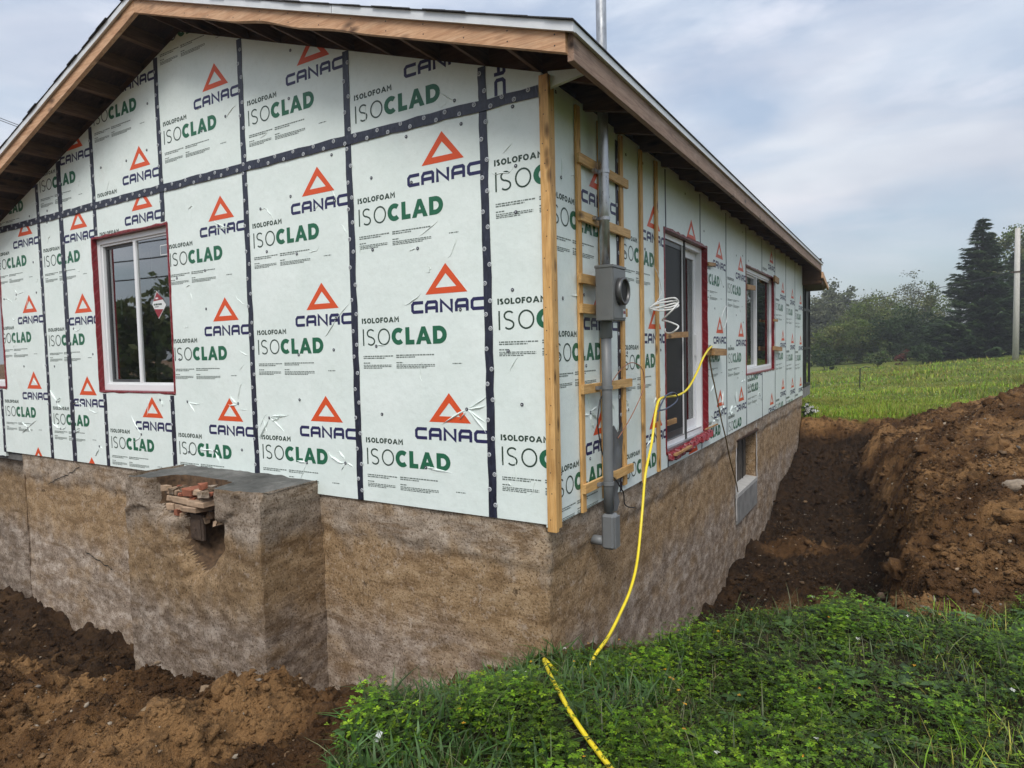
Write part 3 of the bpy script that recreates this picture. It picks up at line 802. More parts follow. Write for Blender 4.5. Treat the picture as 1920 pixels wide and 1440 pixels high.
# roof
def slope_strip(mb, x0, x1, y0, y1, zb, zt, mi=0):
    mb.hexa([(x0, y0, RT(x0)+zb), (x1, y0, RT(x1)+zb), (x1, y1, RT(x1)+zb), (x0, y1, RT(x0)+zb), (x0, y0, RT(x0)+zt), (x1, y0, RT(x1)+zt), (x1, y1, RT(x1)+zt), (x0, y1, RT(x0)+zt)], mi)
EX, LX, Y0R, Y1R = .402, -9.0, -.40, 12.1
r_ = random.Random(3)
for (xa, xb) in ((RIDGE_X, EX), (LX, RIDGE_X)):
    n = 10 if xa == RIDGE_X else 12
    for k in range(n):
        a = xa+(xb-xa)*k/n; b = xa+(xb-xa)*(k+1)/n
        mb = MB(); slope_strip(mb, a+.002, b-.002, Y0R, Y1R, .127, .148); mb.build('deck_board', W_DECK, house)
for side, (xa, xb) in (('r', (EX+.03, RIDGE_X)), ('l', (LX, RIDGE_X))):
    n = int(abs(xb-xa)/.135); st = (xb-xa)/n
    for k in range(n):
        a, b = xa+st*k, xa+st*(k+1)*1.0+st*.25
        a, b = (min(a, b), max(a, b)); lo, hi = max(LX, a), min(EX+.03, b)
        if side == 'r': lo = max(lo, RIDGE_X)
        else: hi = min(hi, RIDGE_X)
        za, zb_ = (.1685, .1665) if side == 'l' else (.1665, .1685)
        j = r_.uniform(-.012, .006)
        mb = MB(); mb.hexa([(lo, Y0R-.035+j, RT(lo)+.1605), (hi, Y0R-.035+j, RT(hi)+.1605), (hi, Y1R+.03, RT(hi)+.1605), (lo, Y1R+.03, RT(lo)+.1605),
            (lo, Y0R-.035+j, RT(lo)+za), (hi, Y0R-.035+j, RT(hi)+zb_), (hi, Y1R+.03, RT(hi)+zb_), (lo, Y1R+.03, RT(lo)+za)]); mb.build('shingle_course', SHINGLE, house)
# rake boards with a slightly ragged lower edge
def rake(x0, x1, y0, y1, jag, sd):
    r = random.Random(sd); n = 60; vs = []; fs = []
    for k in range(n+1):
        x = x0+(x1-x0)*k/n; j = jag*(.5+.5*math.sin(k*.55+1))*max(0, math.sin(k*.11-1.2)) + r.uniform(0, .001)
        zb = RT(x)+.0+(.018*j if jag else 0); zt = RT(x)+.124
        vs += [(x, y0, zb+ (.006*j if jag else 0)), (x, y1, zb), (x, y1, zt), (x, y0, zt)]
    for k in range(n):
        a = 4*k
        for (p, q) in ((0, 1), (1, 2), (2, 3), (3, 0)): fs.append((a+p, a+q, a+4+q, a+4+p))
    fs += [(0, 3, 2, 1), (4*n, 4*n+1, 4*n+2, 4*n+3)]
    return MB().add(vs, fs).build('rake_board', W_RAKE, house)
rake(RIDGE_X+.001, .364, -.40, -.362, 1.0, 1); rake(LX, RIDGE_X-.001, -.40, -.362, 0, 2)
mb = MB(); mb.cbox(.362, .401, -.372, 3.62, 2.688, 2.838, .002); mb.build('eave_board', W_EAVE, house)
mb = MB(); mb.cbox(.362, .401, 3.624, 7.85, 2.690, 2.838, .002); mb.build('eave_board', W_EAVE, house)
mb = MB(); mb.cbox(.362, .401, 7.854, 12.02, 2.686, 2.838, .002); mb.build('eave_board', W_EAVE, house)
# drip edges
for a, b in ((RIDGE_X, -1.35), (-1.345, EX+.022), (LX, RIDGE_X-.001)):
    mb = MB(); slope_strip(mb, a, b, -.424, -.4015, .106, .160); mb.build('drip_edge', DRIP, house)
mb = MB(); mb.box(.4025, .4235, -.4005, 12.1, 2.822, 2.866); mb.build('drip_edge', DRIP, house)
# lookouts under the rake
for k in range(-14, 10):
    x = -.035-.4064*k*1.0
    if k < 0: continue
for x in [-.029-.3985*k for k in range(0, 22)]:
    if abs(x-RIDGE_X) < .05: continue
    mb = MB(); a, b = x-.019, x+.019
    mb.hexa([(a, -.3615, RT(a)+.004), (b, -.3615, RT(b)+.004), (b, .04, RT(b)+.004), (a, .04, RT(a)+.004), (a, -.3615, RT(a)+.126), (b, -.3615, RT(b)+.126), (b, .04, RT(b)+.126), (a, .04, RT(a)+.126)])
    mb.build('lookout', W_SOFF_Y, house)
# inner barge rafters (face at the wall line above the foam)
for a, b in ((RIDGE_X, .36), (LX, RIDGE_X)):
    mb = MB(); slope_strip(mb, a, b, .041, .079, -.02, .126); mb.build('gable_rafter', W_SOFF_X, house)
# rafter tails along the eave
for k in range(21):
    y = .63+.6*k*.95 if k else .63
    mb = MB(); a, b = -.30, .3615
    if y > 12: continue
    mb.hexa([(a, y-.019, 2.80-.23*a), (b, y-.019, 2.80-.23*b), (b, y+.019, 2.80-.23*b), (a, y+.019, 2.80-.23*a), (a, y-.019, RT(a)+.126), (b, y-.019, RT(b)+.126), (b, y+.019, RT(b)+.126), (a, y+.019, RT(a)+.126)])
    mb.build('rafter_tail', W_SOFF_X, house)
# return of foam closing the corner of the eave
MB().hexa([(.045, .002, 2.742), (.33, .002, 2.742+.04), (.33, .03, 2.782), (.045, .03, 2.742), (.045, .002, 2.845), (.33, .002, 2.80), (.33, .03, 2.80), (.045, .03, 2.845)]).build('foam_return', FOAM, house)
# blocking closing the eave to the roof space
MB().box(-.34, -.302, .08, 12.1, 2.5, RT(-.3)+.126).build('wall_plate', W_DECK, house)

# interior so that the windows look into a dim room
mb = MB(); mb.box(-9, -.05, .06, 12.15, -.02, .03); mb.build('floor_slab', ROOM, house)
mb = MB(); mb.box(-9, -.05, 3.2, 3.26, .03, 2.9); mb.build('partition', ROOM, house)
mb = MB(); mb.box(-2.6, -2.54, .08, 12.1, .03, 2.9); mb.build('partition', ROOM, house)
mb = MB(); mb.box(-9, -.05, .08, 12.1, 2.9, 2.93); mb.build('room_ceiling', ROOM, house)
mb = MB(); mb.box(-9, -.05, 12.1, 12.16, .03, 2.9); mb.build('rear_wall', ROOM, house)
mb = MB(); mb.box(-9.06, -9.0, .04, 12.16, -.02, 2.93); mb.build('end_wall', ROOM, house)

# ---- windows and door ------------------------------------------------
def band(pts, mats, name, parent): return MB().add(pts[0], pts[1]).build(name, mats, parent)
def frame_ring(mb, tr, u0, u1, v0, v1, w, o0, o1, wb=None, wt=None):
    wb = wb or w; wt = wt or w
    def bx(a, b, c, d):
        p = [tr(a, c, o1), tr(b, c, o1), tr(b, d, o1), tr(a, d, o1), tr(a, c, o0), tr(b, c, o0), tr(b, d, o0), tr(a, d, o0)]
        mb.hexa(p)
    bx(u0, u0+w, v0, v1); bx(u1-w, u1, v0, v1); bx(u0+w, u1-w, v0, v0+wb); bx(u0+w, u1-w, v1-wt, v1)
def bx_tr(mb, tr, a, b, c, d, o0, o1, mi=0):
    mb.hexa([tr(a, c, o1), tr(b, c, o1), tr(b, d, o1), tr(a, d, o1), tr(a, c, o0), tr(b, c, o0), tr(b, d, o0), tr(a, d, o0)], mi)
def flashing(parent, tr, u0, u1, v0, v1, depth, lap, sd):
    """red membrane lining the reveal and lapping unevenly on the foam"""
    r = random.Random(sd)
    def run(p0, p1, nin, name='flashing'):
        n = max(5, int(math.hypot(p1[0]-p0[0], p1[1]-p0[1])/.09)); vs = []; fs = []
        for k in range(n+1):
            t = k/n; u, v = p0[0]+(p1[0]-p0[0])*t, p0[1]+(p1[1]-p0[1])*t; l = lap*r.uniform(.6, 1.3); q = r.uniform(.002, .007)
            vs += [tr(u-nin[0]*l, v-nin[1]*l, .0012), tr(u-nin[0]*l*.5, v-nin[1]*l*.5, .004+q), tr(u+nin[0]*.004, v+nin[1]*.004, .004+q*.6), tr(u+nin[0]*.006, v+nin[1]*.006, -depth*.5+r.uniform(-.004, .004)), tr(u+nin[0]*.005, v+nin[1]*.005, -depth-.03)]
        for k in range(n):
            for j in range(4): a = 5*k+j; fs.append((a, a+1, a+6, a+5))
        MB().add(vs, fs).build(name, RED, parent)
    e = lap*.5
    run((u0, v0-e), (u0, v1+e), (1, 0)); run((u1, v0-e), (u1, v1+e), (-1, 0)); run((u0-e, v0), (u1+e, v0), (0, 1)); run((u0-e, v1), (u1+e, v1), (0, -1))
def pane(parent, tr, u0, u1, v0, v1, o, mat=None):
    return MB().add([tr(u0, v0, o), tr(u1, v0, o), tr(u1, v1, o), tr(u0, v1, o)], [(0, 1, 2, 3)]).build('pane', mat or GLASS, parent)
def slider(tr, u0, u1, v0, v1, depth, split, lap=.03, sd=0):
    c = tr((u0+u1)/2, v0, -depth); w = empty('window', c); w.parent = house; w.location = Vector(c)-wpos(house); WPOS[w.name] = Vector(c)
    flashing(w, tr, u0, u1, v0, v1, depth, lap, sd)
    f = MB(); frame_ring(f, tr, u0+.008, u1-.008, v0+.008, v1-.008, .055, -depth+.012, -depth-.06, .06, .05); f.build('frame', VINYL, w)
    f = MB(); frame_ring(f, tr, u0+.0635, u1-.0635, v0+.0685, v1-.0585, .022, -depth-.004, -depth-.05); f.build('inner_frame', VINYL, w)
    um = u0+(u1-u0)*split
    f = MB(); bx_tr(f, tr, um-.022, um+.022, v0+.091, v1-.081, -depth-.002, -depth-.03); f.build('meeting_stile', VINYL, w)
    f = MB(); frame_ring(f, tr, u0+.086, um+.0, v0+.0912, v1-.0812, .026, -depth-.032, -depth-.055); f.build('sash', VINYL if sd != 1 else DARKFRAME, w)
    gm = GLASS2 if sd == 2 else GLASS
    pane(w, tr, u0+.11, um-.02, v0+.115, v1-.105, -depth-.045, gm); pane(w, tr, um+.02, u1-.085, v0+.09, v1-.08, -depth-.018, gm)
    return w
w1 = slider(trG, -5.40, -4.045, .80, 2.40, .055, .505, .021, 1)
# diamond energy sticker, tape corner and papers on the gable window glass
y_ = -(.055+.018)+.003
def quadG(name, pts, mat, parent, y): return MB().add([(p[0], y, p[1]) for p in pts], [tuple(range(len(pts)))]).build(name, mat, parent)
D = [(-4.385, 1.799), (-4.471, 1.667), (-4.371, 1.52), (-4.233, 1.654)]
st = quadG('window_sticker', D, PAPER, w1, .070)
quadG('sticker_band', [(-4.3825, 1.787), (-4.447, 1.698), (-4.278, 1.708)], STICK_RED, st, .0692)
quadG('sticker_band', [(-4.440, 1.620), (-4.3735, 1.527), (-4.285, 1.612)], STICK_RED, st, .0692)
def small_marks(u0, u1, v, n, lh, sd, mat):
    mb = MB()
    for P, m_, l in fine_rows(u0, u1, v, n, lh, sd): mb.add([(p[0], .0690, p[1]) for p in P], [tuple(range(len(P)))])
    o = mb.build('sticker_print', mat, st); o['kind'] = 'stuff'
small_marks(-4.445, -4.27, 1.655, 1, .018, 51, INK_DARK); small_marks(-4.43, -4.29, 1.636, 1, .009, 52, INK_DARK); small_marks(-4.41, -4.34, 1.716, 1, .016, 53, PAPER)
quadG('paper_notice', [(-5.09, 1.44), (-4.80, 1.44), (-4.80, 1.76), (-5.09, 1.76)], simple('notice_red', (.10, .03, .03), .6), w1, .112)
quadG('paper_notice', [(-5.13, 1.60), (-5.095, 1.60), (-5.095, 1.78), (-5.13, 1.78)], PAPER, w1, .112)
quadG('paper_notice', [(-4.52, 1.60), (-4.44, 1.60), (-4.44, 1.70), (-4.52, 1.70)], PAPER, w1, .076)
for q in ([(-4.29, 2.135), (-4.15, 2.135), (-4.15, 2.142), (-4.29, 2.142)], [(-4.29, 2.225), (-4.15, 2.225), (-4.15, 2.232), (-4.29, 2.232)], [(-4.29, 2.142), (-4.283, 2.142), (-4.283, 2.225), (-4.29, 2.225)]): quadG('tape_corner', q, PAPER, w1, .0715)
MB().box(-5.2, -4.85, .5, .53, .9, 2.35).build('curtain', BLIND, w1)
w3 = slider(trG, -8.90, -7.62, .82, 2.37, .055, .5, .03, 3)
w2 = slider(trS, 6.09, 8.42, .70, 2.265, .05, .46, .022, 2)
for k in range(7):
    MB().box(-.16, -.145, 6.35+.07*k, 6.40+.07*k, .82, 2.1).build('blind_slat', BLIND, w2)
# patio door
dr = empty('patio_door', (-.06, 3.165, .11)); dr.parent = house; dr.location = Vector((-.06, 3.165, .11))-wpos(house); WPOS[dr.name] = Vector((-.06, 3.165, .11))
flashing(dr, trS, 2.40, 3.93, .11, 2.245, .07, .024, 9)
f = MB(); frame_ring(f, trS, 2.408, 3.922, .14, 2.235, .045, -.055, -.17, .05, .05); f.build('frame', VINYL, dr)
f = MB(); frame_ring(f, trS, 3.20, 3.875, .193, 2.183, .075, -.115, -.15, .11, .08); f.build('sliding_sash', VINYL, dr)
f = MB(); frame_ring(f, trS, 2.455, 3.235, .192, 2.184, .05, -.072, -.105, .075, .05); f.build('fixed_sash', DARKFRAME, dr)
f = MB(); bx_tr(f, trS, 3.185, 3.215, .19, 2.184, -.060, -.0715); f.build('stile', VINYL, dr)
f = MB(); bx_tr(f, trS, 2.41, 3.92, .118, .1395, -.012, -.15); f.build('sill', ALU, dr)
f = MB(); bx_tr(f, trS, 2.46, 3.87, .1905, .2, -.0558, -.0715); f.build('track', ALU, dr)
f = MB(); bx_tr(f, trS, 3.80, 3.83, 1.02, 1.26, -.085, -.114); f.build('handle', VINYL, dr)
pane(dr, trS, 2.50, 3.19, .26, 2.14, -.099, GLASS2); pane(dr, trS, 3.27, 3.805, .30, 2.11, -.132, GLASS2)
for k in range(8):
    f = MB(); bx_tr(f, trS, 3.28+.066*k, 3.338+.066*k, .28, 2.12, -.20-.006*(k % 2), -.205-.006*(k % 2)); f.build('blind_slat', BLIND, dr)
f = MB(); bx_tr(f, trS, 2.503, 3.187, .265, 2.136, -.080, -.083); f.build('insect_screen', SCREEN, dr)
# bunched red membrane under the door sill
r_ = random.Random(17)
for k in range(15):
    y = 2.42+k*.099; mb = MB(); z = .075+.004*k
    mb.cbox(.004, .05+r_.uniform(0, .03), y, y+.085, z-.045+r_.uniform(-.01, .01), z+.035, .012, jit=.008); mb.build('membrane_fold', RED, dr, smooth=True)
# shims and pegs
def shim(a, b, c, d, o0, o1, tilt=0, parent=house):
    mb = MB(); mb.hexa([trS(a, c, o1), trS(b, c+tilt, o1), trS(b, d+tilt, o1), trS(a, d, o1), trS(a, c, o0), trS(b, c+tilt, o0), trS(b, d+tilt, o0), trS(a, d, o0)]); mb.build('wood_shim', W_SHIM, parent)
shim(2.41, 3.13, 1.205, 1.262, .012, -.01, .02, dr); shim(2.42, 2.70, .37, .42, .012, -.01, 0, dr); shim(2.42, 2.95, .085, .105, .095, .06, .01, dr)
shim(3.86, 4.46, 1.02, 1.10, .10, .012, -.015); shim(3.93, 4.24, 2.045, 2.085, .03, .012, .02); shim(3.75, 4.3, .175, .188, .03, .012, 0)
shim(8.10, 8.95, 1.03, 1.10, .06, .03, -.03); shim(8.15, 8.55, 1.52, 1.56, .05, .03, 0); shim(6.15, 6.75, 1.93, 2.0, .012, -.03, .02, w2); shim(8.2, 8.62, 2.20, 2.30, .06, .03, -.02)

# ---- foundation --------------------------------------------------------
FY = .034; FX = -.034
def strip_wall(name, path, z0, z1, res, mat, parent, hole=None, amp=.012, sd=0):
    """path: list of (x,y); wall grid displaced along the outward normal"""
    P = []; N = []; S = []; s = 0
    for i in range(len(path)-1):
        a = np.array(path[i]); b = np.array(path[i+1]); L = np.hypot(*(b-a)); n = max(2, int(L/res)); t = (b-a)/L; nr = np.array([t[1], -t[0]])
        for k in range(n+(i == len(path)-2)):
            q = a+(b-a)*k/n; P.append(q); S.append(s+L*k/n)
            e = min(k/n*L if i > 0 else 9, (1-k/n)*L if i < len(path)-2 else 9)
            N.append(nr if e > .02 else nr)
        s += L
    P = np.array(P); N = np.array(N); S = np.array(S); zz = np.arange(z0, z1+1e-6, res); zz[-1] = z1
    SS, ZZ = np.meshgrid(S, zz)
    dsp = amp*fbm(SS*2.0, ZZ*2.6, sd, 4)+amp*.35*fbm(SS*9, ZZ*9, sd+9, 2)+amp*1.2*np.minimum(0, fbm(SS*4.2, ZZ*3.2, sd+5, 3)+.15)
    edge = -.27+.07*fbm(SS*1.1, SS*0+3.3, sd+40, 4)
    dsp = dsp+.016*sstep(-.012, .012, ZZ-edge)*(1 if z1 > 0 else 0)-.012*sstep(.06, .0, np.abs(ZZ-edge+.05))*np.clip(fbm(SS*6, ZZ*6, sd+50, 2)+.3, 0, 1)
    dsp = dsp*sstep(0, .04, z1-ZZ)
    corner = np.ones_like(S)
    V = np.stack([P[None, :, 0]+N[None, :, 0]*dsp, P[None, :, 1]+N[None, :, 1]*dsp, ZZ], 2).reshape(-1, 3)
    n = len(S); m_ = len(zz); ii = (np.arange(m_-1)[:, None]*n+np.arange(n-1)[None]).ravel()
    F = np.stack([ii, ii+1, ii+n+1, ii+n], 1)
    if hole:
        c = V[F].mean(1); keep = ~((c[:, 0] > -.2)*(c[:, 1] > hole[0])*(c[:, 1] < hole[1])*(c[:, 2] > hole[2])*(c[:, 2] < hole[3])); F = F[keep]
    return np_mesh(name, V, F, mat, parent, smooth=True)
BW = (5.55, 6.93, -.94, -.19)
strip_wall('foundation_wall', [(-7.36, FY), (FX, FY), (FX, 12.22), (-3, 12.24)], -2.3, .06, .033, CONC, house, BW, .014, 5)
strip_wall('old_foundation_wall', [(-10, .12), (-7.36, .12), (-7.355, .02)], -2.3, -.10, .04, CONC_G, house, None, .03, 15)
MB().cbox(-10, -7.37, .03, .3, -.105, -.02, .01, jit=.004).build('sill_ledge', SLABM, house)
# basement window recess
bw = empty('basement_window', (-.1, 6.24, -.94)); bw.parent = house; bw.location = Vector((-.1, 6.24, -.94))-wpos(house); WPOS[bw.name] = Vector((-.1, 6.24, -.94))
a, b, c, d = BW
MB().box(-.26, -.04, b-.001, b+.03, c, d).build('jamb', CONC, bw); MB().box(-.26, -.04, a-.03, a+.001, c, d).build('jamb', CONC, bw)
MB().box(-.26, -.05, a-.03, b+.03, d-.002, d+.03).build('lintel', W_DECK, bw)
mb = MB(); mb.hexa([(-.26, a-.01, c-.05), (-.012, a-.01, c-.05), (-.012, b+.01, c-.05), (-.26, b+.01, c-.05), (-.26, a-.01, c+.035), (-.012, a-.01, c+.004), (-.012, b+.01, c+.004), (-.26, b+.01, c+.035)]); mb.build('sill', simple('light_sill', (.40, .385, .36), .85, 0, .12, 9, .2), bw)
for k in range(6): MB().cbox(-.20-.004*(k % 2), -.175-.004*(k % 2), a+.004+k*.229, a+.228+k*.229, c+.02, d, .003).build('plank', W_GREY, bw)
MB().tube([(-.165, 6.55, -.22), (-.16, 6.62, -.4), (-.162, 6.64, -.7), (-.165, 6.62, -.92)], .007).build('dark_cord', BLACKCABLE, bw)
mb = MB(); mb.cbox(-.045, -.014, a-.02, b+.02, -1.36, c-.052, .006, jit=.003); mb.build('parging', PARGE, bw)
for yy in (a-.035, b+.03):
    MB().tube([(-.022+random.uniform(-.004, .004), yy+random.uniform(-.008, .008), z) for z in np.arange(-1.30, -.04, .06)], .007, 6).build('caulk_bead', CAULK, bw)
mb = MB(); mb.cbox(-.05, -.004, a-.06, b+.05, -.215, -.165, .012, jit=.012); mb.build('rough_head', W_DECK, bw)

def crack(pts, sd):
    r = random.Random(sd); P = [Vector(p) for p in pts]; vs = []; fs = []; q = []
    for i in range(len(P)-1):
        for k in range(8): q.append(P[i].lerp(P[i+1], k/8)+Vector((r.uniform(-.012, .012), 0, r.uniform(-.012, .012))))
    for i, p in enumerate(q):
        w = .0035+.003*r.random(); vs += [(p.x, FY-.024, p.z-w), (p.x, FY-.024, p.z+w)]
    MB().add(vs, [(2*i, 2*i+2, 2*i+3, 2*i+1) for i in range(len(q)-1)]).build('crack', DARKHOLE, house)
crack([(-5.95, 0, -.05), (-6.20, 0, -.16), (-6.55, 0, -.26), (-6.75, 0, -.34)], 1)
crack([(-5.95, 0, -1.02), (-5.6, 0, -1.10), (-5.35, 0, -1.14)], 2)
# concrete pier with broken front, exposed blocks and cleanout door
SHADED_EARTH = simple('shaded_earth', (.085, .050, .026), .95, 0, .5, 26, .8)  # dark earth brown, part dirt and part painted shade of the hollow
PX0, PX1, PYF, PZT = -3.96, -2.13, -.56, .112
pier = empty('concrete_pier', ((PX0+PX1)/2, PYF/2, -2.2)); pier.parent = house; pier.location = Vector(((PX0+PX1)/2, PYF/2, -2.2))-wpos(house); WPOS[pier.name] = Vector(((PX0+PX1)/2, PYF/2, -2.2))
xs = np.arange(PX0, PX1+.001, .0183); zs = np.arange(-2.3, PZT+.001, .0183); zs[-1] = PZT
GX, GZ = np.meshgrid(xs, zs)
jag = fbm(GX*3.6, GZ*3.6, 77, 4)*.17
cv = sstep(0, .05, np.minimum.reduce([GX+3.53+jag, -2.74-GX+jag*1.4, GZ+.20+jag*.8+.12*np.abs(GX+3.15)]))
# deep hole under the blocks
hol = sstep(0, .10, .30+jag*.9-np.hypot((GX+3.00)*.95, (GZ+.34)*.85))
chan = sstep(0, .06, .15+jag-np.abs(GX+2.72))*sstep(-.75, -.35, GZ)*sstep(-.12, -.22, GZ)*.35
stain = sstep(0, .1, .14+jag-np.abs(GX+2.95))*sstep(-.95, -.55, GZ)*.12
dep = np.maximum.reduce([cv*.24, hol*.36, chan*.25, stain*.2, .05*sstep(.05, .5, fbm(GX*6, GZ*3, 98, 3))*sstep(.07, .0, PZT-GZ)])
for _ in range(5):
    dp = np.pad(dep, 1, mode='edge'); dep = (dp[:-2, 1:-1]+dp[2:, 1:-1]+dp[1:-1, :-2]+dp[1:-1, 2:]+2*dp[1:-1, 1:-1])/6
YV = PYF + dep + .012*fbm(GX*3, GZ*3, 78, 4) + .008*fbm(GX*14, GZ*14, 79, 3)
# broken plaster slab lip standing proud at upper left and right
slab = sstep(0, .02, np.minimum(GZ+.17+jag*1.2, np.abs(GX+3.12)-.36+jag))*sstep(0, .02, .78+jag-np.abs(GX+3.12))
YV = YV - .030*slab
chipR = -.020*np.clip(fbm(zs*7, zs*0+1.5, 101, 3)+.15, 0, 1); chipL = .020*np.clip(fbm(zs*7, zs*0+4.5, 103, 3)+.15, 0, 1)
GX[:, -1] += chipR; GX[:, 0] += chipL; YV[:, -1] -= chipR*.5; YV[:, 0] += chipL*.5
n, m_ = len(xs), len(zs); ii = (np.arange(m_-1)[:, None]*n+np.arange(n-1)[None]).ravel(); F = np.stack([ii, ii+1, ii+n+1, ii+n], 1)
np_mesh('pier_front', np.stack([GX.ravel(), YV.ravel(), GZ.ravel()], 1), F, [CONC_G, SHADED_EARTH], pier, midx=(dep.ravel()[F].mean(1) > .12).astype(int), smooth=True)  # deep cavity faces get dark earth, with the hollow's shade in its colour
vv = np.linspace(0, 1, 26); TX = np.repeat(xs[None], 26, 0); TY = YV[-1][None]*(1-vv[:, None])+.03*vv[:, None]
TZ = PZT + (.018*fbm(TX*3, TY*3, 90, 4)+.008*fbm(TX*11, TY*11, 93, 2) - .03*sstep(.1, .0, (TX-PX0))*1 - .012*sstep(-.1, -.56, TY))*np.minimum(1, vv[:, None]*12)
ii = (np.arange(25)[:, None]*n+np.arange(n-1)[None]).ravel()
np_mesh('pier_top', np.stack([TX.ravel(), TY.ravel(), TZ.ravel()], 1), np.stack([ii, ii+1, ii+n+1, ii+n], 1), SLABM, pier, smooth=True)
for xi, nm, sg in ((-1, 'pier_side', 1), (0, 'pier_side', -1)):
    yy = np.linspace(0, 1, 30); SY = YV[:, xi][:, None]*(1-yy[None])+.04*yy[None]; SZ = np.repeat(zs[:, None], 30, 1)
    SX = (xs[xi]+(chipR if xi == -1 else chipL))[:, None] + sg*(.012*fbm(SY*3, SZ*3, 95, 4)+.006*fbm(SY*14, SZ*14, 96, 3))*np.minimum(1, yy[None]*8)*sstep(0, .05, PZT-SZ)
    ii = (np.arange(m_-1)[:, None]*30+np.arange(29)[None]).ravel(); q = np.stack([ii, ii+1, ii+31, ii+30], 1)
    np_mesh(nm, np.stack([SX.ravel(), SY.ravel(), SZ.ravel()], 1), q if sg > 0 else q[:, ::-1], CONC_G, pier)
for (x0, x1, z0, z1, mt) in [(-3.445, -3.352, -.088, -.034, 0), (-3.346, -3.132, -.090, -.034, 0), (-3.124, -2.903, -.094, -.039, 0), (-3.436, -3.335, -.163, -.096, 0), (-3.328, -3.216, -.158, -.096, 0), (-3.209, -3.01, -.152, -.097, 0),
        (-3.445, -3.39, -.030, .03, 0), (-3.335, -3.29, -.030, .02, 0), (-3.27, -3.22, -.030, .0, 1), (-3.21, -3.08, -.025, .045, 1), (-3.05, -2.95, .0, .055, 0), (-3.30, -3.245, -.225, -.166, 0), (-3.30, -3.25, -.285, -.232, 0)]:
    mb = MB(); j = random.uniform(-.012, .012); mb.cbox(x0, x1, -.50+j, -.33, z0+.003, z1-.003, .006, jit=.005); mb.build('brick', BRICKR if mt else BRICKM, pier)
r_ = random.Random(29); V0, F0 = np.array([(-1,-1,-1),(1,-1,-1),(1,1,-1),(-1,1,-1),(-1,-1,1),(1,-1,1),(1,1,1),(-1,1,1)], float), [(3,2,1,0),(4,5,6,7),(0,1,5,4),(1,2,6,5),(2,3,7,6),(3,0,4,7)]
for k in range(44):
    x = r_.uniform(-3.48, -2.80); z = r_.choice([r_.uniform(.0, .08), r_.uniform(-.25, -.12), r_.uniform(-.1, .05)]); sz = r_.uniform(.012, .032); y = -.44+r_.uniform(-.05, .07)
    mb = MB(); mb.add([(x+sz*p[0]*r_.uniform(.6, 1.4), y+sz*p[1]*r_.uniform(.6, 1.4), z+sz*p[2]*r_.uniform(.5, 1.2)) for p in V0], F0); mb.build('rubble', r_.choice([BRICKM, BRICKR, CONC_G, SHADED_EARTH, CONC_G]), pier)
cdoor = MB().cbox(-3.235, -3.05, -.425, -.395, -.405, -.185, .006).build('cleanout_door', RUST, pier)
MB().cbox(-3.215, -3.07, -.432, -.4255, -.385, -.225, .004).build('door_leaf', RUST, cdoor); MB().cbox(-3.15, -3.13, -.442, -.4325, -.315, -.295, .003).build('knob', RUST, cdoor)

# rear porch continuing past the foam
mb = MB(); mb.box(-3.5, -.02, 12.26, 13.5, .12, 2.5); mb.build('porch_wall', BLACK, house)
for yy in (12.3, 12.72, 13.46): MB().box(-.019, .012, yy-.03, yy+.03, .13, 2.44).build('porch_post', BLACK, house)
for zz in (.17, 1.02, 1.9): MB().box(-.0195, .008, 12.335, 12.685, zz-.03, zz+.03).build('porch_rail', BLACK, house); MB().box(-.0195, .008, 12.755, 13.42, zz-.03, zz+.03).build('porch_rail', BLACK, house)
for k, yy in enumerate((12.335, 12.755)): MB().add([(-.012, yy, .2), (-.012, yy+.35+.3*k, .2), (-.012, yy+.35+.3*k, .99), (-.012, yy, .99)], [(0, 1, 2, 3)]).build('porch_pane', GLASS, house)
MB().cbox(-3.5, .0, 12.25, 13.55, -.1, .118, .004).build('porch_base', PARGE, house)
mb = MB(); mb.hexa([(-3.5, 12.13, 2.47), (.39, 12.13, 2.42), (.30, 13.25, 2.36), (-3.5, 13.25, 2.36), (-3.5, 12.13, 2.58), (.41, 12.13, 2.55), (.41, 13.25, 2.42), (-3.5, 13.25, 2.5)]); mb.build('porch_roof', W_SOFF_X, house)
mb = MB(); mb.hexa([(.392, 12.06, 2.55), (.43, 12.06, 2.55), (.43, 13.28, 2.37), (.392, 13.28, 2.37), (.392, 12.06, 2.68), (.43, 12.06, 2.68), (.43, 13.28, 2.44), (.392, 13.28, 2.44)]); mb.build('porch_fascia', W_RAKE, house)
MB().box(-.36, .39, 12.105, 12.128, 2.45, 2.98).build('rear_rake_board', W_SOFF_X, house)
# grey sheet tucked behind the conduit
mb = MB(); pts = []
for i in range(7):
    for j in range(5):
        t = i/6; s_ = j/4; pts.append((.0245+.012*math.sin(i*1.7+j), .93+.30*s_*(1-.45*t)+.03*math.sin(i*2.1), .50-.62*t+.04*math.sin(j*2+i)))
mb.add(pts, [(i*5+j, i*5+j+1, i*5+j+6, i*5+j+5) for i in range(6) for j in range(4)]); mb.build('loose_sheet', TARP, house, smooth=True)

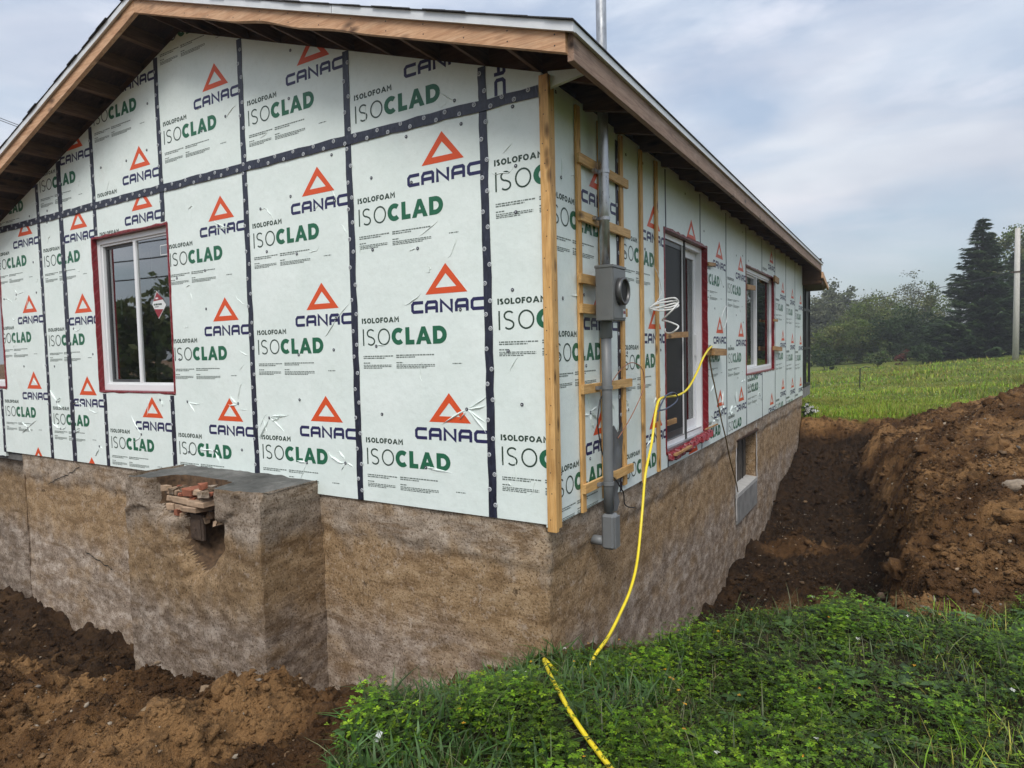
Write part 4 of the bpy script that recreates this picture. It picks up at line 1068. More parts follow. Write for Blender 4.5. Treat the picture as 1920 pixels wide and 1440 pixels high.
# ------------------------------------------------------------------ electrical service
sv = empty('service_mast', (.105, .72, -.34), 'grey electrical service mast with meter box and conduit on the side wall', 'electrical mast')
CX, CY = .105, .715
MB().tube([(CX, CY, z) for z in (1.68, 2.2, 2.6, 3.0, 3.5, 5.2)], .037, 20).build('metal_conduit', GALV, sv, smooth=True)
MB().tube([(CX, CY, z) for z in (-.06, .2, .8, 1.33)], .037, 20).build('plastic_conduit', PVC, sv, smooth=True)
for z in (1.325, 1.27): pass
MB().tube([(CX, CY, 1.20), (CX, CY, 1.205), (CX, CY, 1.315), (CX, CY, 1.335)], [.040, .045, .045, .040], 20).build('coupling', PVC, sv, smooth=True)
for z, mt in ((2.38, GALV), (2.05, GALV), (.845, PVC), (.145, PVC)):
    mb = MB(); mb.tube([(CX, CY, z-.013), (CX, CY, z-.0125), (CX, CY, z+.0125), (CX, CY, z+.013)], [.038, .043, .043, .038], 20); mb.box(.05, .075, CY-.08, CY-.03, z-.012, z+.012); mb.build('clamp', mt, sv)
mbx = MB().cbox(.092, .222, .565, .80, 1.32, 1.70, .005).build('meter_box', METERBOX, sv)
MB().cbox(.088, .230, .560, .806, 1.685, 1.705, .003).build('box_hood', METERBOX, mbx)
MB().cbox(.2225, .2275, .572, .794, 1.335, 1.68, .002).build('box_cover', METERBOX, mbx)
mb = MB(); n = 28; cy, cz = .69, 1.525; prof = [(.2278, .078), (.2278, .098), (.262, .098), (.268, .092), (.268, .082), (.262, .078), (.232, .078)]
vs = [(px, cy+pr_*math.cos(2*math.pi*k/n), cz+pr_*math.sin(2*math.pi*k/n)) for k in range(n) for px, pr_ in prof]; L = len(prof)
fs = [(k*L+j, ((k+1) % n)*L+j, ((k+1) % n)*L+j+1, k*L+j+1) for k in range(n) for j in range(L-1)]
MB().add(vs, fs).build('meter_socket_ring', simple('socket_ring', (.12, .12, .12), .42, .6, .1, 20), mbx, smooth=True)
MB().add([(.250, cy+.0785*math.cos(2*math.pi*k/n), cz+.0785*math.sin(2*math.pi*k/n)) for k in range(n)], [tuple(range(n))]).build('socket_opening', DARKHOLE, mbx)
MB().box(.2276, .2287, .735, .785, 1.345, 1.405).build('warning_label', PAPER, mbx); MB().box(.2288, .2294, .74, .78, 1.37, 1.39).build('label_mark', STICK_RED, mbx)
disc_m = MB(); vs = [(.12+.045+.026*math.cos(2*math.pi*k/20)*1.0, .5635, 1.385+.026*math.sin(2*math.pi*k/20)) for k in range(20)]
vs2 = [(.165+.022*math.cos(2*math.pi*k/20), .5632, 1.385+.022*math.sin(2*math.pi*k/20)) for k in range(20)]
disc_m.add(vs+vs2, [(k, (k+1) % 20, (k+1) % 20+20, k+20) for k in range(20)]); disc_m.build('knockout_ring', PVC, mbx)
lb = MB().cbox(CX-.045, CX+.055, CY-.05, CY+.06, -.335, -.075, .018).build('conduit_elbow_body', PVC, sv)
MB().cbox(CX+.0552, CX+.065, CY-.042, CY+.052, -.325, -.09, .008).build('elbow_cover', PVC, lb)
MB().tube([(CX-.03, CY, -.285), (-.045, CY, -.285)], .036, 18).build('conduit_stub', PVC, sv, smooth=True)

# ------------------------------------------------------------------ hoses, cords and cables
hs = [(.03, 3.90, 1.085), (.085, 3.80, 1.118), (.10, 3.585, 1.085), (.11, 3.322, .996), (.12, 3.031, .849), (.12, 2.719, .714), (.12, 2.398, .669), (.12, 2.044, .68), (.13, 1.805, .67), (.14, 1.673, .567), (.15, 1.54, .334), (.18, 1.291, .113), (.20, 1.151, -.155), (.25, .897, -.454), (.29, .643, -.585), (.33, .347, -.66)]
def ground_hit(px, py, off):
    v = fw+rt*((px-960)/FPX)+up*((720-py)/FPX); t = 2.0
    while t < 9:
        p = CAM+v*t
        if p.z < Hz(p.x, p.y)+off: return p
        t += .02
    return CAM+v*t
g1 = [(.36, .12), (.38, -.06), (.30, -.22), (.20, -.27), (.135, -.31), (.21, -.45), (.33, -.60), (.46, -.76), (.60, -.92), (.74, -1.08), (.90, -1.24), (1.08, -1.42), (1.35, -1.75), (1.7, -2.3)]
off = [.05, .02, -.02, .0, .075, .08, .072, .078, .07, .078, .074, .075, .075, .075]
hs = hs[:-1]+[(.33, .347, -.643), (.37, .04, -.676), (.395, -.19, -.672), (.36, -.30, Hz(.36, -.30)-.01), (.24, -.33, Hz(.24, -.33)-.02)]
hs += [tuple(ground_hit(a_, b_, .05)) for a_, b_ in ((1021, 1236), (1030, 1262), (1050, 1300), (1066, 1330), (1086, 1362), (1112, 1398), (1145, 1440), (1185, 1490), (1260, 1600))]
HOSE = np.array([tuple(q) for q in spline(hs, 6)]); HOSE = HOSE[HOSE[:, 1] < .0][:, :2]
o = MB().tube(spline(hs, 6), .0108, 10).build('yellow_hose', YELLOW, None, smooth=True)
tag(o, 'long yellow hose hanging from a peg by the door and running down into the grass', 'hose')
def cable(name, pts, r, mat, label, cat='cable', group=None):
    o = MB().tube(spline(pts, 7), r, 7).build(name, mat, None, smooth=True); return tag(o, label, cat, group)
cable('dark_cable_loop', [(.13, 1.756, .489), (.13, 1.802, .586), (.14, 1.952, .691), (.15, 2.138, .712), (.15, 2.281, .662), (.14, 2.231, .612), (.13, 2.009, .577), (.125, 1.802, .577), (.12, 1.745, .573), (.115, 1.775, .617), (.12, 1.937, .683), (.14, 2.201, .698)], .007, BLUECABLE, 'dark blue-grey cable looped beside the yellow hose left of the patio door')
MB_w = MB()
wh = [[(.01, 1.932, 1.472), (.05, 1.959, 1.504), (.12, 1.998, 1.521), (.20, 2.065, 1.534), (.22, 2.078, 1.515), (.20, 2.0, 1.456), (.14, 2.006, 1.403), (.08, 2.071, 1.37), (.12, 2.068, 1.358), (.18, 2.061, 1.336), (.22, 2.087, 1.307), (.20, 2.056, 1.269), (.14, 2.124, 1.253), (.08, 2.158, 1.261), (.06, 2.20, 1.293)],
      [(.012, 1.932, 1.478), (.06, 1.987, 1.486), (.14, 2.009, 1.473), (.20, 2.048, 1.491), (.225, 2.078, 1.524), (.205, 2.035, 1.556), (.12, 2.044, 1.552), (.05, 1.989, 1.52), (.012, 1.947, 1.478)],
      [(.014, 1.935, 1.466), (.07, 1.98, 1.475), (.15, 2.01, 1.497), (.205, 2.05, 1.511), (.228, 2.07, 1.49), (.19, 2.03, 1.462), (.10, 1.99, 1.45), (.03, 1.95, 1.46)]]
for w in wh: MB_w.tube(spline(w, 7), .0075, 7)
tag(MB_w.build('white_cable_coil', WHITECABLE, None, smooth=True), 'coil of white electrical cable sticking out of the wall left of the patio door', 'cable')
cable('thin_clear_wire', [(.028, 1.974, 1.855), (.03, 2.102, 1.791), (.03, 2.203, 1.644), (.03, 2.079, 1.54), (.02, 1.95, 1.49)], .003, WHITECABLE, 'thin pale wire arching above the white cable coil', 'wire')
cable('olive_cord', [(.06, 3.87, 1.05), (.05, 3.826, 1.009), (.05, 3.894, .873), (.05, 4.108, .583), (.05, 4.359, .242), (.04, 4.629, -.02), (.02, 4.975, -.377), (.0, 5.38, -.72), (-.02, 5.60, -.915)], .008, BROWNCABLE, 'olive brown cord hanging from the peg down to the basement window', 'cord')
cable('black_wire', [(.06, .90, .86), (.06, .948, .889), (.06, 1.113, .963), (.06, 1.346, 1.007), (.06, 1.569, .956), (.06, 1.631, .854), (.06, 1.615, .782), (.055, 1.456, .651), (.05, 1.244, .519), (.04, 1.07, .426)], .004, COPPER, 'thin copper-brown wire arching over the furring right of the conduit', 'wire')
cable('black_wire', [(.07, .745, .80), (.06, .70, .759), (.06, .655, .661), (.06, .644, .566), (.06, .704, .384), (.06, .77, .295)], .005, BLACKCABLE, 'short black wire hanging behind the lower conduit', 'wire')
cable('black_wire', [(.07, .80, .20), (.08, .921, .129), (.06, 1.06, .041), (.05, 1.148, -.019), (.04, 1.191, -.113), (.03, 1.309, -.169), (.02, 1.47, -.21)], .005, BLACKCABLE, 'black wire trailing over the concrete below the conduit clamp', 'wire')
cable('grey_wire_loop', [(.004, 4.88, 1.63), (.03, 4.80, 1.62), (.05, 4.62, 1.60), (.04, 4.50, 1.50), (.03, 4.50, 1.38), (.03, 4.60, 1.34), (.03, 4.75, 1.42), (.02, 4.86, 1.58)], .004, WHITECABLE, 'pale wire loop poking out of the seam right of the patio door', 'wire')

# ------------------------------------------------------------------ clods and stones on the soil
def ico(sub):
    t = (1+5**.5)/2; v = [(-1,t,0),(1,t,0),(-1,-t,0),(1,-t,0),(0,-1,t),(0,1,t),(0,-1,-t),(0,1,-t),(t,0,-1),(t,0,1),(-t,0,-1),(-t,0,1)]
    f = [(0,11,5),(0,5,1),(0,1,7),(0,7,10),(0,10,11),(1,5,9),(5,11,4),(11,10,2),(10,7,6),(7,1,8),(3,9,4),(3,4,2),(3,2,6),(3,6,8),(3,8,9),(4,9,5),(2,4,11),(6,2,10),(8,6,7),(9,8,1)]
    v = [np.array(p)/np.linalg.norm(p) for p in v]
    for _ in range(sub):
        c = {}; nf = []
        def mid(a, b):
            k = (min(a, b), max(a, b))
            if k not in c: q = v[a]+v[b]; v.append(q/np.linalg.norm(q)); c[k] = len(v)-1
            return c[k]
        for a, b, d in f:
            x, y, z = mid(a, b), mid(b, d), mid(d, a); nf += [(a, x, z), (b, y, x), (d, z, y), (x, y, z)]
        f = nf
    return np.array(v), np.array(f)
ICO0, ICO1 = ico(0), ico(1)
def scatter_pts(n, xr, yr, fn, seed, maxit=30):
    r = np.random.default_rng(seed); out = []; tot = 0
    for _ in range(maxit):
        x = r.uniform(*xr, n*2); y = r.uniform(*yr, n*2); k = fn(x, y) > r.random(n*2); out.append(np.stack([x[k], y[k]], 1)); tot += k.sum()
        if tot >= n: break
    return np.concatenate(out)[:n]
def clods(P, sizes, base, seed, sink=.25, rough=.35, pal=None):
    V0, F0 = base; r = np.random.default_rng(seed); n = len(P); k = len(V0)
    rad = 1+rough*r.standard_normal((n, k))*.95; rad = np.clip(rad, .4, 1.9)
    sc = sizes[:, None]*r.uniform(.6, 1.25, (n, 3)); sc[:, 2] *= .8
    a = r.uniform(0, 2*np.pi, n); ca, sa = np.cos(a), np.sin(a)
    v = V0[None]*rad[:, :, None]*sc[:, None, :]
    vx = v[:, :, 0]*ca[:, None]-v[:, :, 1]*sa[:, None]; vy = v[:, :, 0]*sa[:, None]+v[:, :, 1]*ca[:, None]
    tilt = r.uniform(-.5, .5, n); vz = v[:, :, 2]+vx*tilt[:, None]*.4
    h = H_full(P[:, 0], P[:, 1])[0]+sizes*(1-2*sink)*.6
    V = np.stack([vx+P[:, 0:1], vy+P[:, 1:2], vz+h[:, None]], 2).reshape(-1, 3)
    F = (F0[None]+(np.arange(n)*k)[:, None, None]).reshape(-1, 3)
    pal = np.array(pal); c = pal[r.choice(len(pal), n, p=None)]*r.uniform(.75, 1.25, (n, 1)); C = np.repeat(c, k, 0)
    return V, F, C
PAL_S = [(.13, .068, .027), (.10, .050, .019), (.18, .098, .040), (.075, .038, .015), (.14, .075, .03), (.15, .080, .032), (.12, .062, .025), (.16, .09, .038), (.085, .045, .018), (.11, .062, .028), (.20, .125, .06)]
dirtfn = lambda x, y: (H_base(x, y)[1] > .6)*((x > -.0)|(y < -.06))*1.0
def powsz(n, lo, hi, seed, a=2.6):
    u = np.random.default_rng(seed).random(n); return lo*(1-u*(1-(lo/hi)**a))**(-1/a)
def joinc(L):
    b = 0; V = []; F = []; C = []
    for v, f, c in L: V.append(v); F.append(f+b); C.append(c); b += len(v)
    return np.concatenate(V), np.concatenate(F), np.concatenate(C)
crumbs = []; stones = []
for (n, xr, yr, lo, hi, sd) in [(15000, (-3.6, -.0), (-2.8, -1.05), .004, .022, 1), (5000, (-9, -.6), (-2.2, -.05), .008, .045, 2), (20000, (0.03, 4.0), (.6, 5.5), .006, .040, 3), (10000, (0.03, 7), (4, 13), .011, .06, 4), (6000, (1.3, 3.2), (.6, 2.2), .005, .028, 5)]:
    P = scatter_pts(n, xr, yr, dirtfn, sd); crumbs.append(clods(P, powsz(len(P), lo, hi, sd+50), ICO0, sd+9, pal=PAL_S))
for (n, xr, yr, lo, hi, sd) in [(150, (-4.2, -.1), (-2.7, -1.1), .022, .07, 11), (200, (.03, 2.4), (.8, 11), .025, .09, 12), (420, (1.6, 6.5), (.8, 12), .03, .14, 13), (60, (-8.5, -4), (-1.9, -.1), .03, .09, 14)]:
    P = scatter_pts(n, xr, yr, dirtfn, sd); crumbs.append(clods(P, powsz(len(P), lo, hi, sd+50, 1.8), ICO1, sd+9, .42, .42, PAL_S))
v, f, c = joinc(crumbs); clod_dark = H_base(v[:, 0], v[:, 1])[2]*.8  # clods follow the darker trench soil
cl = np_mesh('soil_clods', v, f, SOIL, col=np.stack([np.ones(len(v)), np.zeros(len(v)), clod_dark], 1), recenter=False)
tag(cl, 'loose brown soil clods covering the excavated dirt', 'soil', None, 'stuff')
PAL_R = [(.22, .14, .075), (.28, .20, .13), (.15, .10, .06), (.34, .28, .21), (.20, .17, .14)]
for (n, xr, yr, lo, hi, sd) in [(700, (-3.6, -.0), (-2.8, -1.05), .004, .02, 21), (900, (0.03, 3.0), (.7, 9), .006, .035, 22), (1500, (1.5, 6), (.7, 11), .007, .06, 23), (150, (-8, -3), (-1.9, -.1), .008, .04, 24)]:
    P = scatter_pts(n, xr, yr, dirtfn, sd); stones.append(clods(P, powsz(len(P), lo, hi, sd+50, 2.2), ICO0, sd+9, .2, .4, PAL_R))
v, f, c = joinc(stones)
cl = np_mesh('small_stones', v, f, CLOD, col=c, recenter=False); tag(cl, 'small pale stones strewn over the excavated dirt', 'stones', None, 'stuff')
def rock(x, y, s, col, label, seed, sq=(1, .8, .6)):
    V0, F0 = ico(2); r = np.random.default_rng(seed); d = 1+.22*np.sin(V0@r.normal(size=(3, 4))*2.2+r.uniform(0, 6, 4)).sum(1)*.35
    q = np.round(V0*d[:, None]*2.6)/2.6*.35+V0*d[:, None]*.65
    v = q*np.array(sq)*s; z = Hz(x, y)+s*sq[2]*.35
    o = np_mesh('rock', v+np.array([x, y, z]), F0, CLOD, col=np.tile(np.array(col), (len(v), 1)), recenter=True)
    return tag(o, label, 'rock')
rock(2.79, 3.38, .085, (.30, .24, .18), 'pale angular rock on the soil pile at the right edge', 1, (1.2, .8, .7))
rock(1.78, 4.4, .075, (.24, .17, .12), 'tan rounded stone on the trench bank below the soil pile', 2)
rock(1.72, 2.3, .12, (.16, .105, .06), 'large earth-coloured lump on the edge of the side trench', 3, (1.3, .8, .6))
rock(-1.20, -1.62, .055, (.26, .18, .11), 'flat tan stone lying on the dirt in front of the pier', 4, (1.4, .8, .5))
rock(-1.02, -2.02, .06, (.24, .17, .10), 'tan lump of earth at the bottom edge of the dirt heap', 5)
rock(-3.45, -1.25, .085, (.20, .15, .11), 'round stone in the trench left of the concrete pier', 6)
rock(1.30, .98, .05, (.30, .23, .15), 'small pale stone at the grassy lip of the side trench', 7)

# ------------------------------------------------------------------ near weeds and grass
def grassmask(x, y):
    d = H_base(x, y)[1]+.5*fbm(x*3.3, y*3.3, 7, 3); ins = (x < .02)*(y > -.06)
    near_h = np.full(np.shape(x), 9.0)
    for hx, hy in HOSE[8:]: near_h = np.minimum(near_h, np.hypot(x-hx+.35*(.02), y-hy+.03))
    return (d < .42)*(1-ins)*sstep(.015, .075, near_h)
def blades(P, L, W, cols, seed, seg=3, lean=.6, zoff=0.0):
    r = np.random.default_rng(seed); n = len(P); a = r.uniform(0, 2*np.pi, n); dx, dy = np.cos(a), np.sin(a); ln = np.abs(r.normal(0, lean, n))+.15
    h = H_full(P[:, 0], P[:, 1])[0]-.01+zoff; vs = []; C = []
    for k in range(seg+1):
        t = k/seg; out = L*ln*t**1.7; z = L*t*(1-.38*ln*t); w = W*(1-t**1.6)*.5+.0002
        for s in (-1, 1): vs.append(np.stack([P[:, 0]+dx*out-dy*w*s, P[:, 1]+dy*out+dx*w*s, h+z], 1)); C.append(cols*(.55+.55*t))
    V = np.stack(vs, 1).reshape(-1, 3); C = np.stack(C, 1).reshape(-1, 3); m2 = 2*(seg+1)
    f = np.array([[2*k, 2*k+1, 2*k+3, 2*k+2] for k in range(seg)]); F = (f[None]+(np.arange(n)*m2)[:, None, None]).reshape(-1, 4)
    return V, F, C
def whorls(P, H0, R, cols, seed, nl=6, tiers=2):
    """small leafy weeds: whorls of pointed leaflets on a short stem"""
    r = np.random.default_rng(seed); n = len(P); h = H_full(P[:, 0], P[:, 1])[0]; vs = []; C = []; lx = r.normal(0, .25, n); ly = r.normal(0, .25, n)
    for ti in range(tiers):
        z0 = H0*(1-.42*ti); cx = P[:, 0]+lx*z0; cy = P[:, 1]+ly*z0; ph = r.uniform(0, 6.28, n); Rr = R*(1+.25*ti)
        for k in range(nl):
            a = ph+2*np.pi*k/nl+r.normal(0, .15, n); ca, sa = np.cos(a), np.sin(a); el = r.uniform(-.25, .45, n); rr = Rr*r.uniform(.7, 1.2, n); w = rr*r.uniform(.2, .32, n)
            br = r.uniform(.75, 1.25, n)[:, None]*(1-.28*ti)
            for (t, s, dz) in ((.05, 0, 0), (.58, -1, .0), (1.0, 0, -.12), (.58, 1, .0)):
                vs.append(np.stack([cx+ca*rr*t-sa*w*s, cy+sa*rr*t+ca*w*s, h+z0+rr*(el*t+dz*t)], 1)); C.append(cols*br)
    m2 = 4*nl*tiers; V = np.stack(vs, 1).reshape(-1, 3); C = np.stack(C, 1).reshape(-1, 3)
    f = np.array([[4*k, 4*k+1, 4*k+2, 4*k+3] for k in range(nl*tiers)]); F = (f[None]+(np.arange(n)*m2)[:, None, None]).reshape(-1, 4)
    return V, F, C
def cat(parts):
    b = 0; V = []; F = []; C = []
    for v, f, c in parts: V.append(v); F.append(f+b); C.append(c); b += len(v)
    return np.concatenate(V), np.concatenate(F), np.concatenate(C)
def colvar(n, seed, pal, P=None):
    r = np.random.default_rng(seed); pal = np.array(pal); k = r.integers(0, len(pal), n); c = pal[k]*r.uniform(.6, 1.75, (n, 1))
    if P is not None: c = c*(1+.45*fbm(P[:, 0]*2.2, P[:, 1]*2.2, 5, 3))[:, None]
    return c
PG = [(.05, .115, .003), (.08, .165, .005), (.105, .195, .006), (.135, .21, .009), (.045, .085, .004), (.035, .065, .004)]
PB = [(.04, .075, .006), (.055, .10, .008), (.075, .125, .010), (.13, .13, .03), (.19, .15, .065), (.10, .07, .03)]
P = scatter_pts(26000, (-.55, 4.4), (-2.2, 1.6), grassmask, 301); n = len(P)
gA = blades(P, np.random.default_rng(1).uniform(.03, .10, n), np.random.default_rng(2).uniform(.002, .0045, n), colvar(n, 3, PB, P), 4)
P2 = scatter_pts(2600, (-.5, 4.0), (-2.0, 1.3), grassmask, 302); n = len(P2)
gB = blades(P2, np.random.default_rng(5).uniform(.10, .22, n), np.random.default_rng(6).uniform(.003, .007, n), colvar(n, 7, [(.05, .09, .02), (.10, .14, .05), (.16, .17, .08)], P2), 8, 4, .7)
P4 = scatter_pts(1700, (-.45, 1.0), (-2.0, .1), grassmask, 306); n = len(P4)
gC = blades(P4, np.random.default_rng(15).uniform(.08, .17, n), np.random.default_rng(16).uniform(.010, .022, n), colvar(n, 17, [(.035, .085, .014), (.05, .11, .022), (.07, .13, .04)], P4), 18, 4, .9)
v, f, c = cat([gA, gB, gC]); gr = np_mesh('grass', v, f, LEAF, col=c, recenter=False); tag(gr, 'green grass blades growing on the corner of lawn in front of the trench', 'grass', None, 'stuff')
dens = lambda x, y: grassmask(x, y)*np.clip(.05+1.5*sstep(.25, .62, vnoise(x*2.3+3, y*2.3, 9)*.6+vnoise(x*6+3, y*6, 10)*.4)*(.25+.75*sstep(-.5, .7, x)), 0, 1)
P3 = scatter_pts(21000, (-.55, 4.4), (-2.2, 1.5), dens, 303); n = len(P3)
r3 = np.random.default_rng(9); tl = np.clip(.6+1.5*fbm(P3[:, 0]*2.4, P3[:, 1]*2.4, 19, 3), .15, 1.6); wA = whorls(P3, r3.uniform(.02, .095, n)*tl*1.4, r3.uniform(.008, .018, n)*(.75+.35*tl), colvar(n, 10, PG, P3)*(.55+.5*tl)[:, None], 12)
P5 = scatter_pts(5000, (-.5, 3.5), (-2.1, 1.3), grassmask, 307); n = len(P5)
wB = whorls(P5, r3.uniform(.015, .06, n), r3.uniform(.012, .026, n), colvar(n, 20, PG, P5), 22, 3, 1)
# clover-like / plantain rosettes
P6 = scatter_pts(420, (-.4, 3.5), (-2.0, 1.2), grassmask, 308); n = len(P6)
wC = whorls(P6, r3.uniform(.01, .05, n), r3.uniform(.035, .075, n), colvar(n, 25, [(.04, .085, .018), (.06, .11, .03)], P6), 26, 6, 1)
v, f, c = cat([wA, wB, wC]); we = np_mesh('leafy_weeds', v, f, LEAF, col=c, recenter=False); tag(we, 'low leafy green weeds carpeting the ground around the yellow hose', 'weeds', None, 'stuff')
# yellow and white flower heads in the near grass
fl = []; 
Pf = scatter_pts(34, (-.4, 2.6), (-1.8, .6), grassmask, 310); n = len(Pf)
v, f, c = whorls(Pf, np.full(n, .10), np.full(n, .009), np.tile(np.array([(.75, .36, .02)]), (n, 1)), 31, 7, 1); fl.append((v, f, c))
Pf = scatter_pts(12, (-.3, 2.6), (-1.6, .8), grassmask, 311); n = len(Pf)
v, f, c = whorls(Pf, np.full(n, .08), np.full(n, .013), np.tile(np.array([(.7, .7, .62)]), (n, 1)), 32, 7, 1); fl.append((v, f, c))
v, f, c = cat(fl); o = np_mesh('small_flowers', v, f, LEAF, col=c, recenter=False); tag(o, 'tiny orange-yellow and white flower heads scattered in the near grass', 'flowers', None, 'stuff')
# dry stalks on the trench lip
cable('dry_stalk', [(1.10, .55, Hz(1.10, .55)), (1.06, .60, Hz(1.10, .55)+.06), (1.00, .66, Hz(1.1, .55)+.13)], .006, W_SHIM, 'split pale wood stick leaning on the trench lip', 'stick')
for i, (x, y) in enumerate([(1.28, .98), (1.36, 1.02)]):
    z = Hz(x, y); cable('dry_stalk', [(x, y, z), (x-.01, y+.01, z+.08), (x-.03+.02*i, y+.02, z+.17)], .0018, W_SHIM, ['thin dry grass stalk on the trench lip, left one of two', 'thin dry grass stalk on the trench lip, right one of two'][i], 'stalk')
# white scrap in the grass
zz = Hz(.12, -1.75); mb = MB(); mb.add([(.10, -1.76, zz+.03), (.122, -1.755, zz+.035), (.128, -1.73, zz+.065), (.105, -1.735, zz+.07), (.115, -1.745, zz+.05)], [(0, 1, 4), (1, 2, 4), (2, 3, 4), (3, 0, 4)])
tag(mb.build('paper_scrap', PAPER, None), 'crumpled white paper scrap in the grass by the dirt heap', 'scrap')

# ------------------------------------------------------------------ field
def fieldmask(x, y): return (H_base(x, y)[1] < .4)*1.0
FP = [(.13, .235, .010), (.17, .265, .014), (.22, .28, .020), (.28, .27, .04), (.22, .185, .045), (.13, .24, .012)]
parts = []
for (n, xr, yr, L0, L1, W0, W1, sd) in [(30000, (-1.5, 9), (11.3, 17), .03, .11, .007, .016, 401), (30000, (-3, 16), (16, 28), .04, .13, .012, .028, 402), (20000, (-8, 26), (27, 50), .05, .18, .03, .07, 403), (5000, (2.0, 7), (-1, 1.8), .04, .10, .004, .008, 404)]:
    P = scatter_pts(n, xr, yr, fieldmask, sd); n = len(P); r = np.random.default_rng(sd+1)
    patch = np.clip(fbm(P[:, 0]*.22, P[:, 1]*.45, 88, 4)*1.6, -1, 1); c = colvar(n, sd+2, FP)*1.1; c = c*(1-.62*np.clip(patch, -.5, 1)[:, None])+np.clip(patch, 0, 1)[:, None]*np.array([.20, .125, .035])
    tall = 1+3.0*np.clip(fbm(P[:, 0]*.5, P[:, 1]*.6, 98, 4)-.05, 0, 1)
    parts.append(blades(P, r.uniform(L0, L1, n)*tall, r.uniform(W0, W1, n), c, sd+3, 2, .5))
v, f, c = cat(parts); fg = np_mesh('field_grass', v, f, LEAF, col=c, recenter=False); tag(fg, 'meadow grass covering the field between the soil pile and the trees', 'grass', None, 'stuff')
Pf = scatter_pts(160, (-.5, 8), (12.5, 26), fieldmask, 420); n = len(Pf)
v, f, c = whorls(Pf, np.random.default_rng(3).uniform(.12, .25, n), np.full(n, .022), np.tile(np.array([(.75, .75, .68)]), (n, 1)), 33, 6, 1)
tag(np_mesh('field_flowers', v, f, LEAF, col=c, recenter=False), 'white flower heads dotted across the meadow', 'flowers', None, 'stuff')

# ------------------------------------------------------------------ trees
def tree_crown(center, rad, seed, ncl, nleaf, leaf, pal, dens=1.0, low=.0, drop=.0):
    r = np.random.default_rng(seed); cx, cy, cz = center; rx, ry, rz = rad; V = []; C = []
    u = r.normal(size=(ncl, 3)); u /= np.linalg.norm(u, axis=1)[:, None]; rr = r.random(ncl)**.38
    cc = u*rr[:, None]*np.array([rx, ry, rz])
    lump = 1+.30*np.sin(u@r.normal(size=3)*3.5+1)+.2*np.sin(u@r.normal(size=3)*6)
    cc = cc*lump[:, None]; cs = r.uniform(.16, .32, ncl)*min(rx, rz)
    k = np.repeat(np.arange(ncl), nleaf); n = len(k); q = r.normal(size=(n, 3))*cs[k][:, None]*np.array([1, 1, .7])*.55; p = cc[k]+q
    a = r.normal(size=(n, 3)); a /= np.linalg.norm(a, axis=1)[:, None]; b = np.cross(a, r.normal(size=(n, 3))); b /= np.linalg.norm(b, axis=1)[:, None]
    s = leaf*r.uniform(.6, 1.4, n); p = p+np.array([cx, cy, cz])
    P4 = np.stack([p-a*s[:, None]*.6, p+b*s[:, None]*.38, p+a*s[:, None]*.6, p-b*s[:, None]*.38], 1).reshape(-1, 3)
    pal = np.array(pal); cb = pal[r.integers(0, len(pal), ncl)]*r.uniform(.75, 1.25, (ncl, 1)); C = np.repeat(cb[k]*r.uniform(.75, 1.25, (n, 1)), 4, 0)
    F = np.arange(4*n).reshape(-1, 4); return P4, F, C
TPAL = [(.062, .098, .016), (.080, .115, .020), (.098, .125, .026), (.12, .13, .036)]
DPAL = [(.020, .040, .012), (.028, .052, .014), (.040, .066, .020)]
def deciduous(name, x, y, top, halfw, label, seed, pal=TPAL, cat_='tree', ncl=190, nleaf=75, leaf=.17, trunk=True, group=None, bark=None, base=None):
    z0 = Hz(x, y); h = top-z0; t = empty(name, (x, y, z0), label, cat_, group)
    cz = z0+h*.50; rz = h*.50
    v, f, c = tree_crown((x, y, cz), (halfw, halfw, rz), seed, ncl, nleaf, leaf, pal)
    ok = v[:, 2] > z0+.02; v[:, 2] = np.maximum(v[:, 2], z0+.02)
    np_mesh('crown', v, f, TREELEAF, t, col=c)
    r = random.Random(seed); mb = MB(); pts = [(x+r.uniform(-.1, .1)*k, y+r.uniform(-.1, .1)*k, z0-.1+h*.8*k/5) for k in range(6)]
    mb.tube(pts, [.16*h/8*(1-.8*k/5) for k in range(6)], 8)
    for k in range(7):
        b = Vector(pts[1+k % 4]); a = r.uniform(0, 6.28); L = halfw*r.uniform(.5, .9); mb.tube([b, b+Vector((math.cos(a)*L*.5, math.sin(a)*L*.5, h*.12)), b+Vector((math.cos(a)*L, math.sin(a)*L, h*.26))], [.055*h/8, .035*h/8, .012*h/8], 6)
    mb.build('trunk', bark or BARK, t, smooth=True); return t
def ray(px, py, d):
    v = fw+rt*((px-960)/FPX)+up*((720-py)/FPX); return CAM+v*d
def tree_at(name, px, d, pytop, hwpx, label, seed, **k):
    p = ray(px, pytop, d); return deciduous(name, p.x, p.y, p.z, hwpx*d/FPX, label, seed, **k)
HZ = [(.085, .10, .050), (.10, .115, .060), (.12, .13, .072)]
tree_at('poplar_tree', 1528, 78, 552, 34, 'pale hazy poplar just right of the rear porch', 1, pal=HZ, leaf=.26)
tree_at('poplar_tree', 1572, 80, 540, 34, 'pale hazy poplar with a round top left of the thicket', 2, pal=HZ, leaf=.26)
tree_at('broadleaf_tree', 1612, 66, 568, 50, 'low olive broadleaf tree in the left of the thicket', 3)
tree_at('broadleaf_tree', 1555, 60, 612, 34, 'short bushy tree at the left foot of the thicket', 4, leaf=.15)
tree_at('broadleaf_tree', 1662, 68, 543, 50, 'olive broadleaf tree in the middle of the thicket', 5)
tree_at('broadleaf_tree', 1712, 72, 520, 42, 'tallest thin-crowned broadleaf tree left of the big spruce', 6, pal=HZ, ncl=110, nleaf=40)
tree_at('broadleaf_tree', 1755, 66, 522, 36, 'thin-topped broadleaf tree touching the spruce branches', 7, ncl=110, nleaf=45)
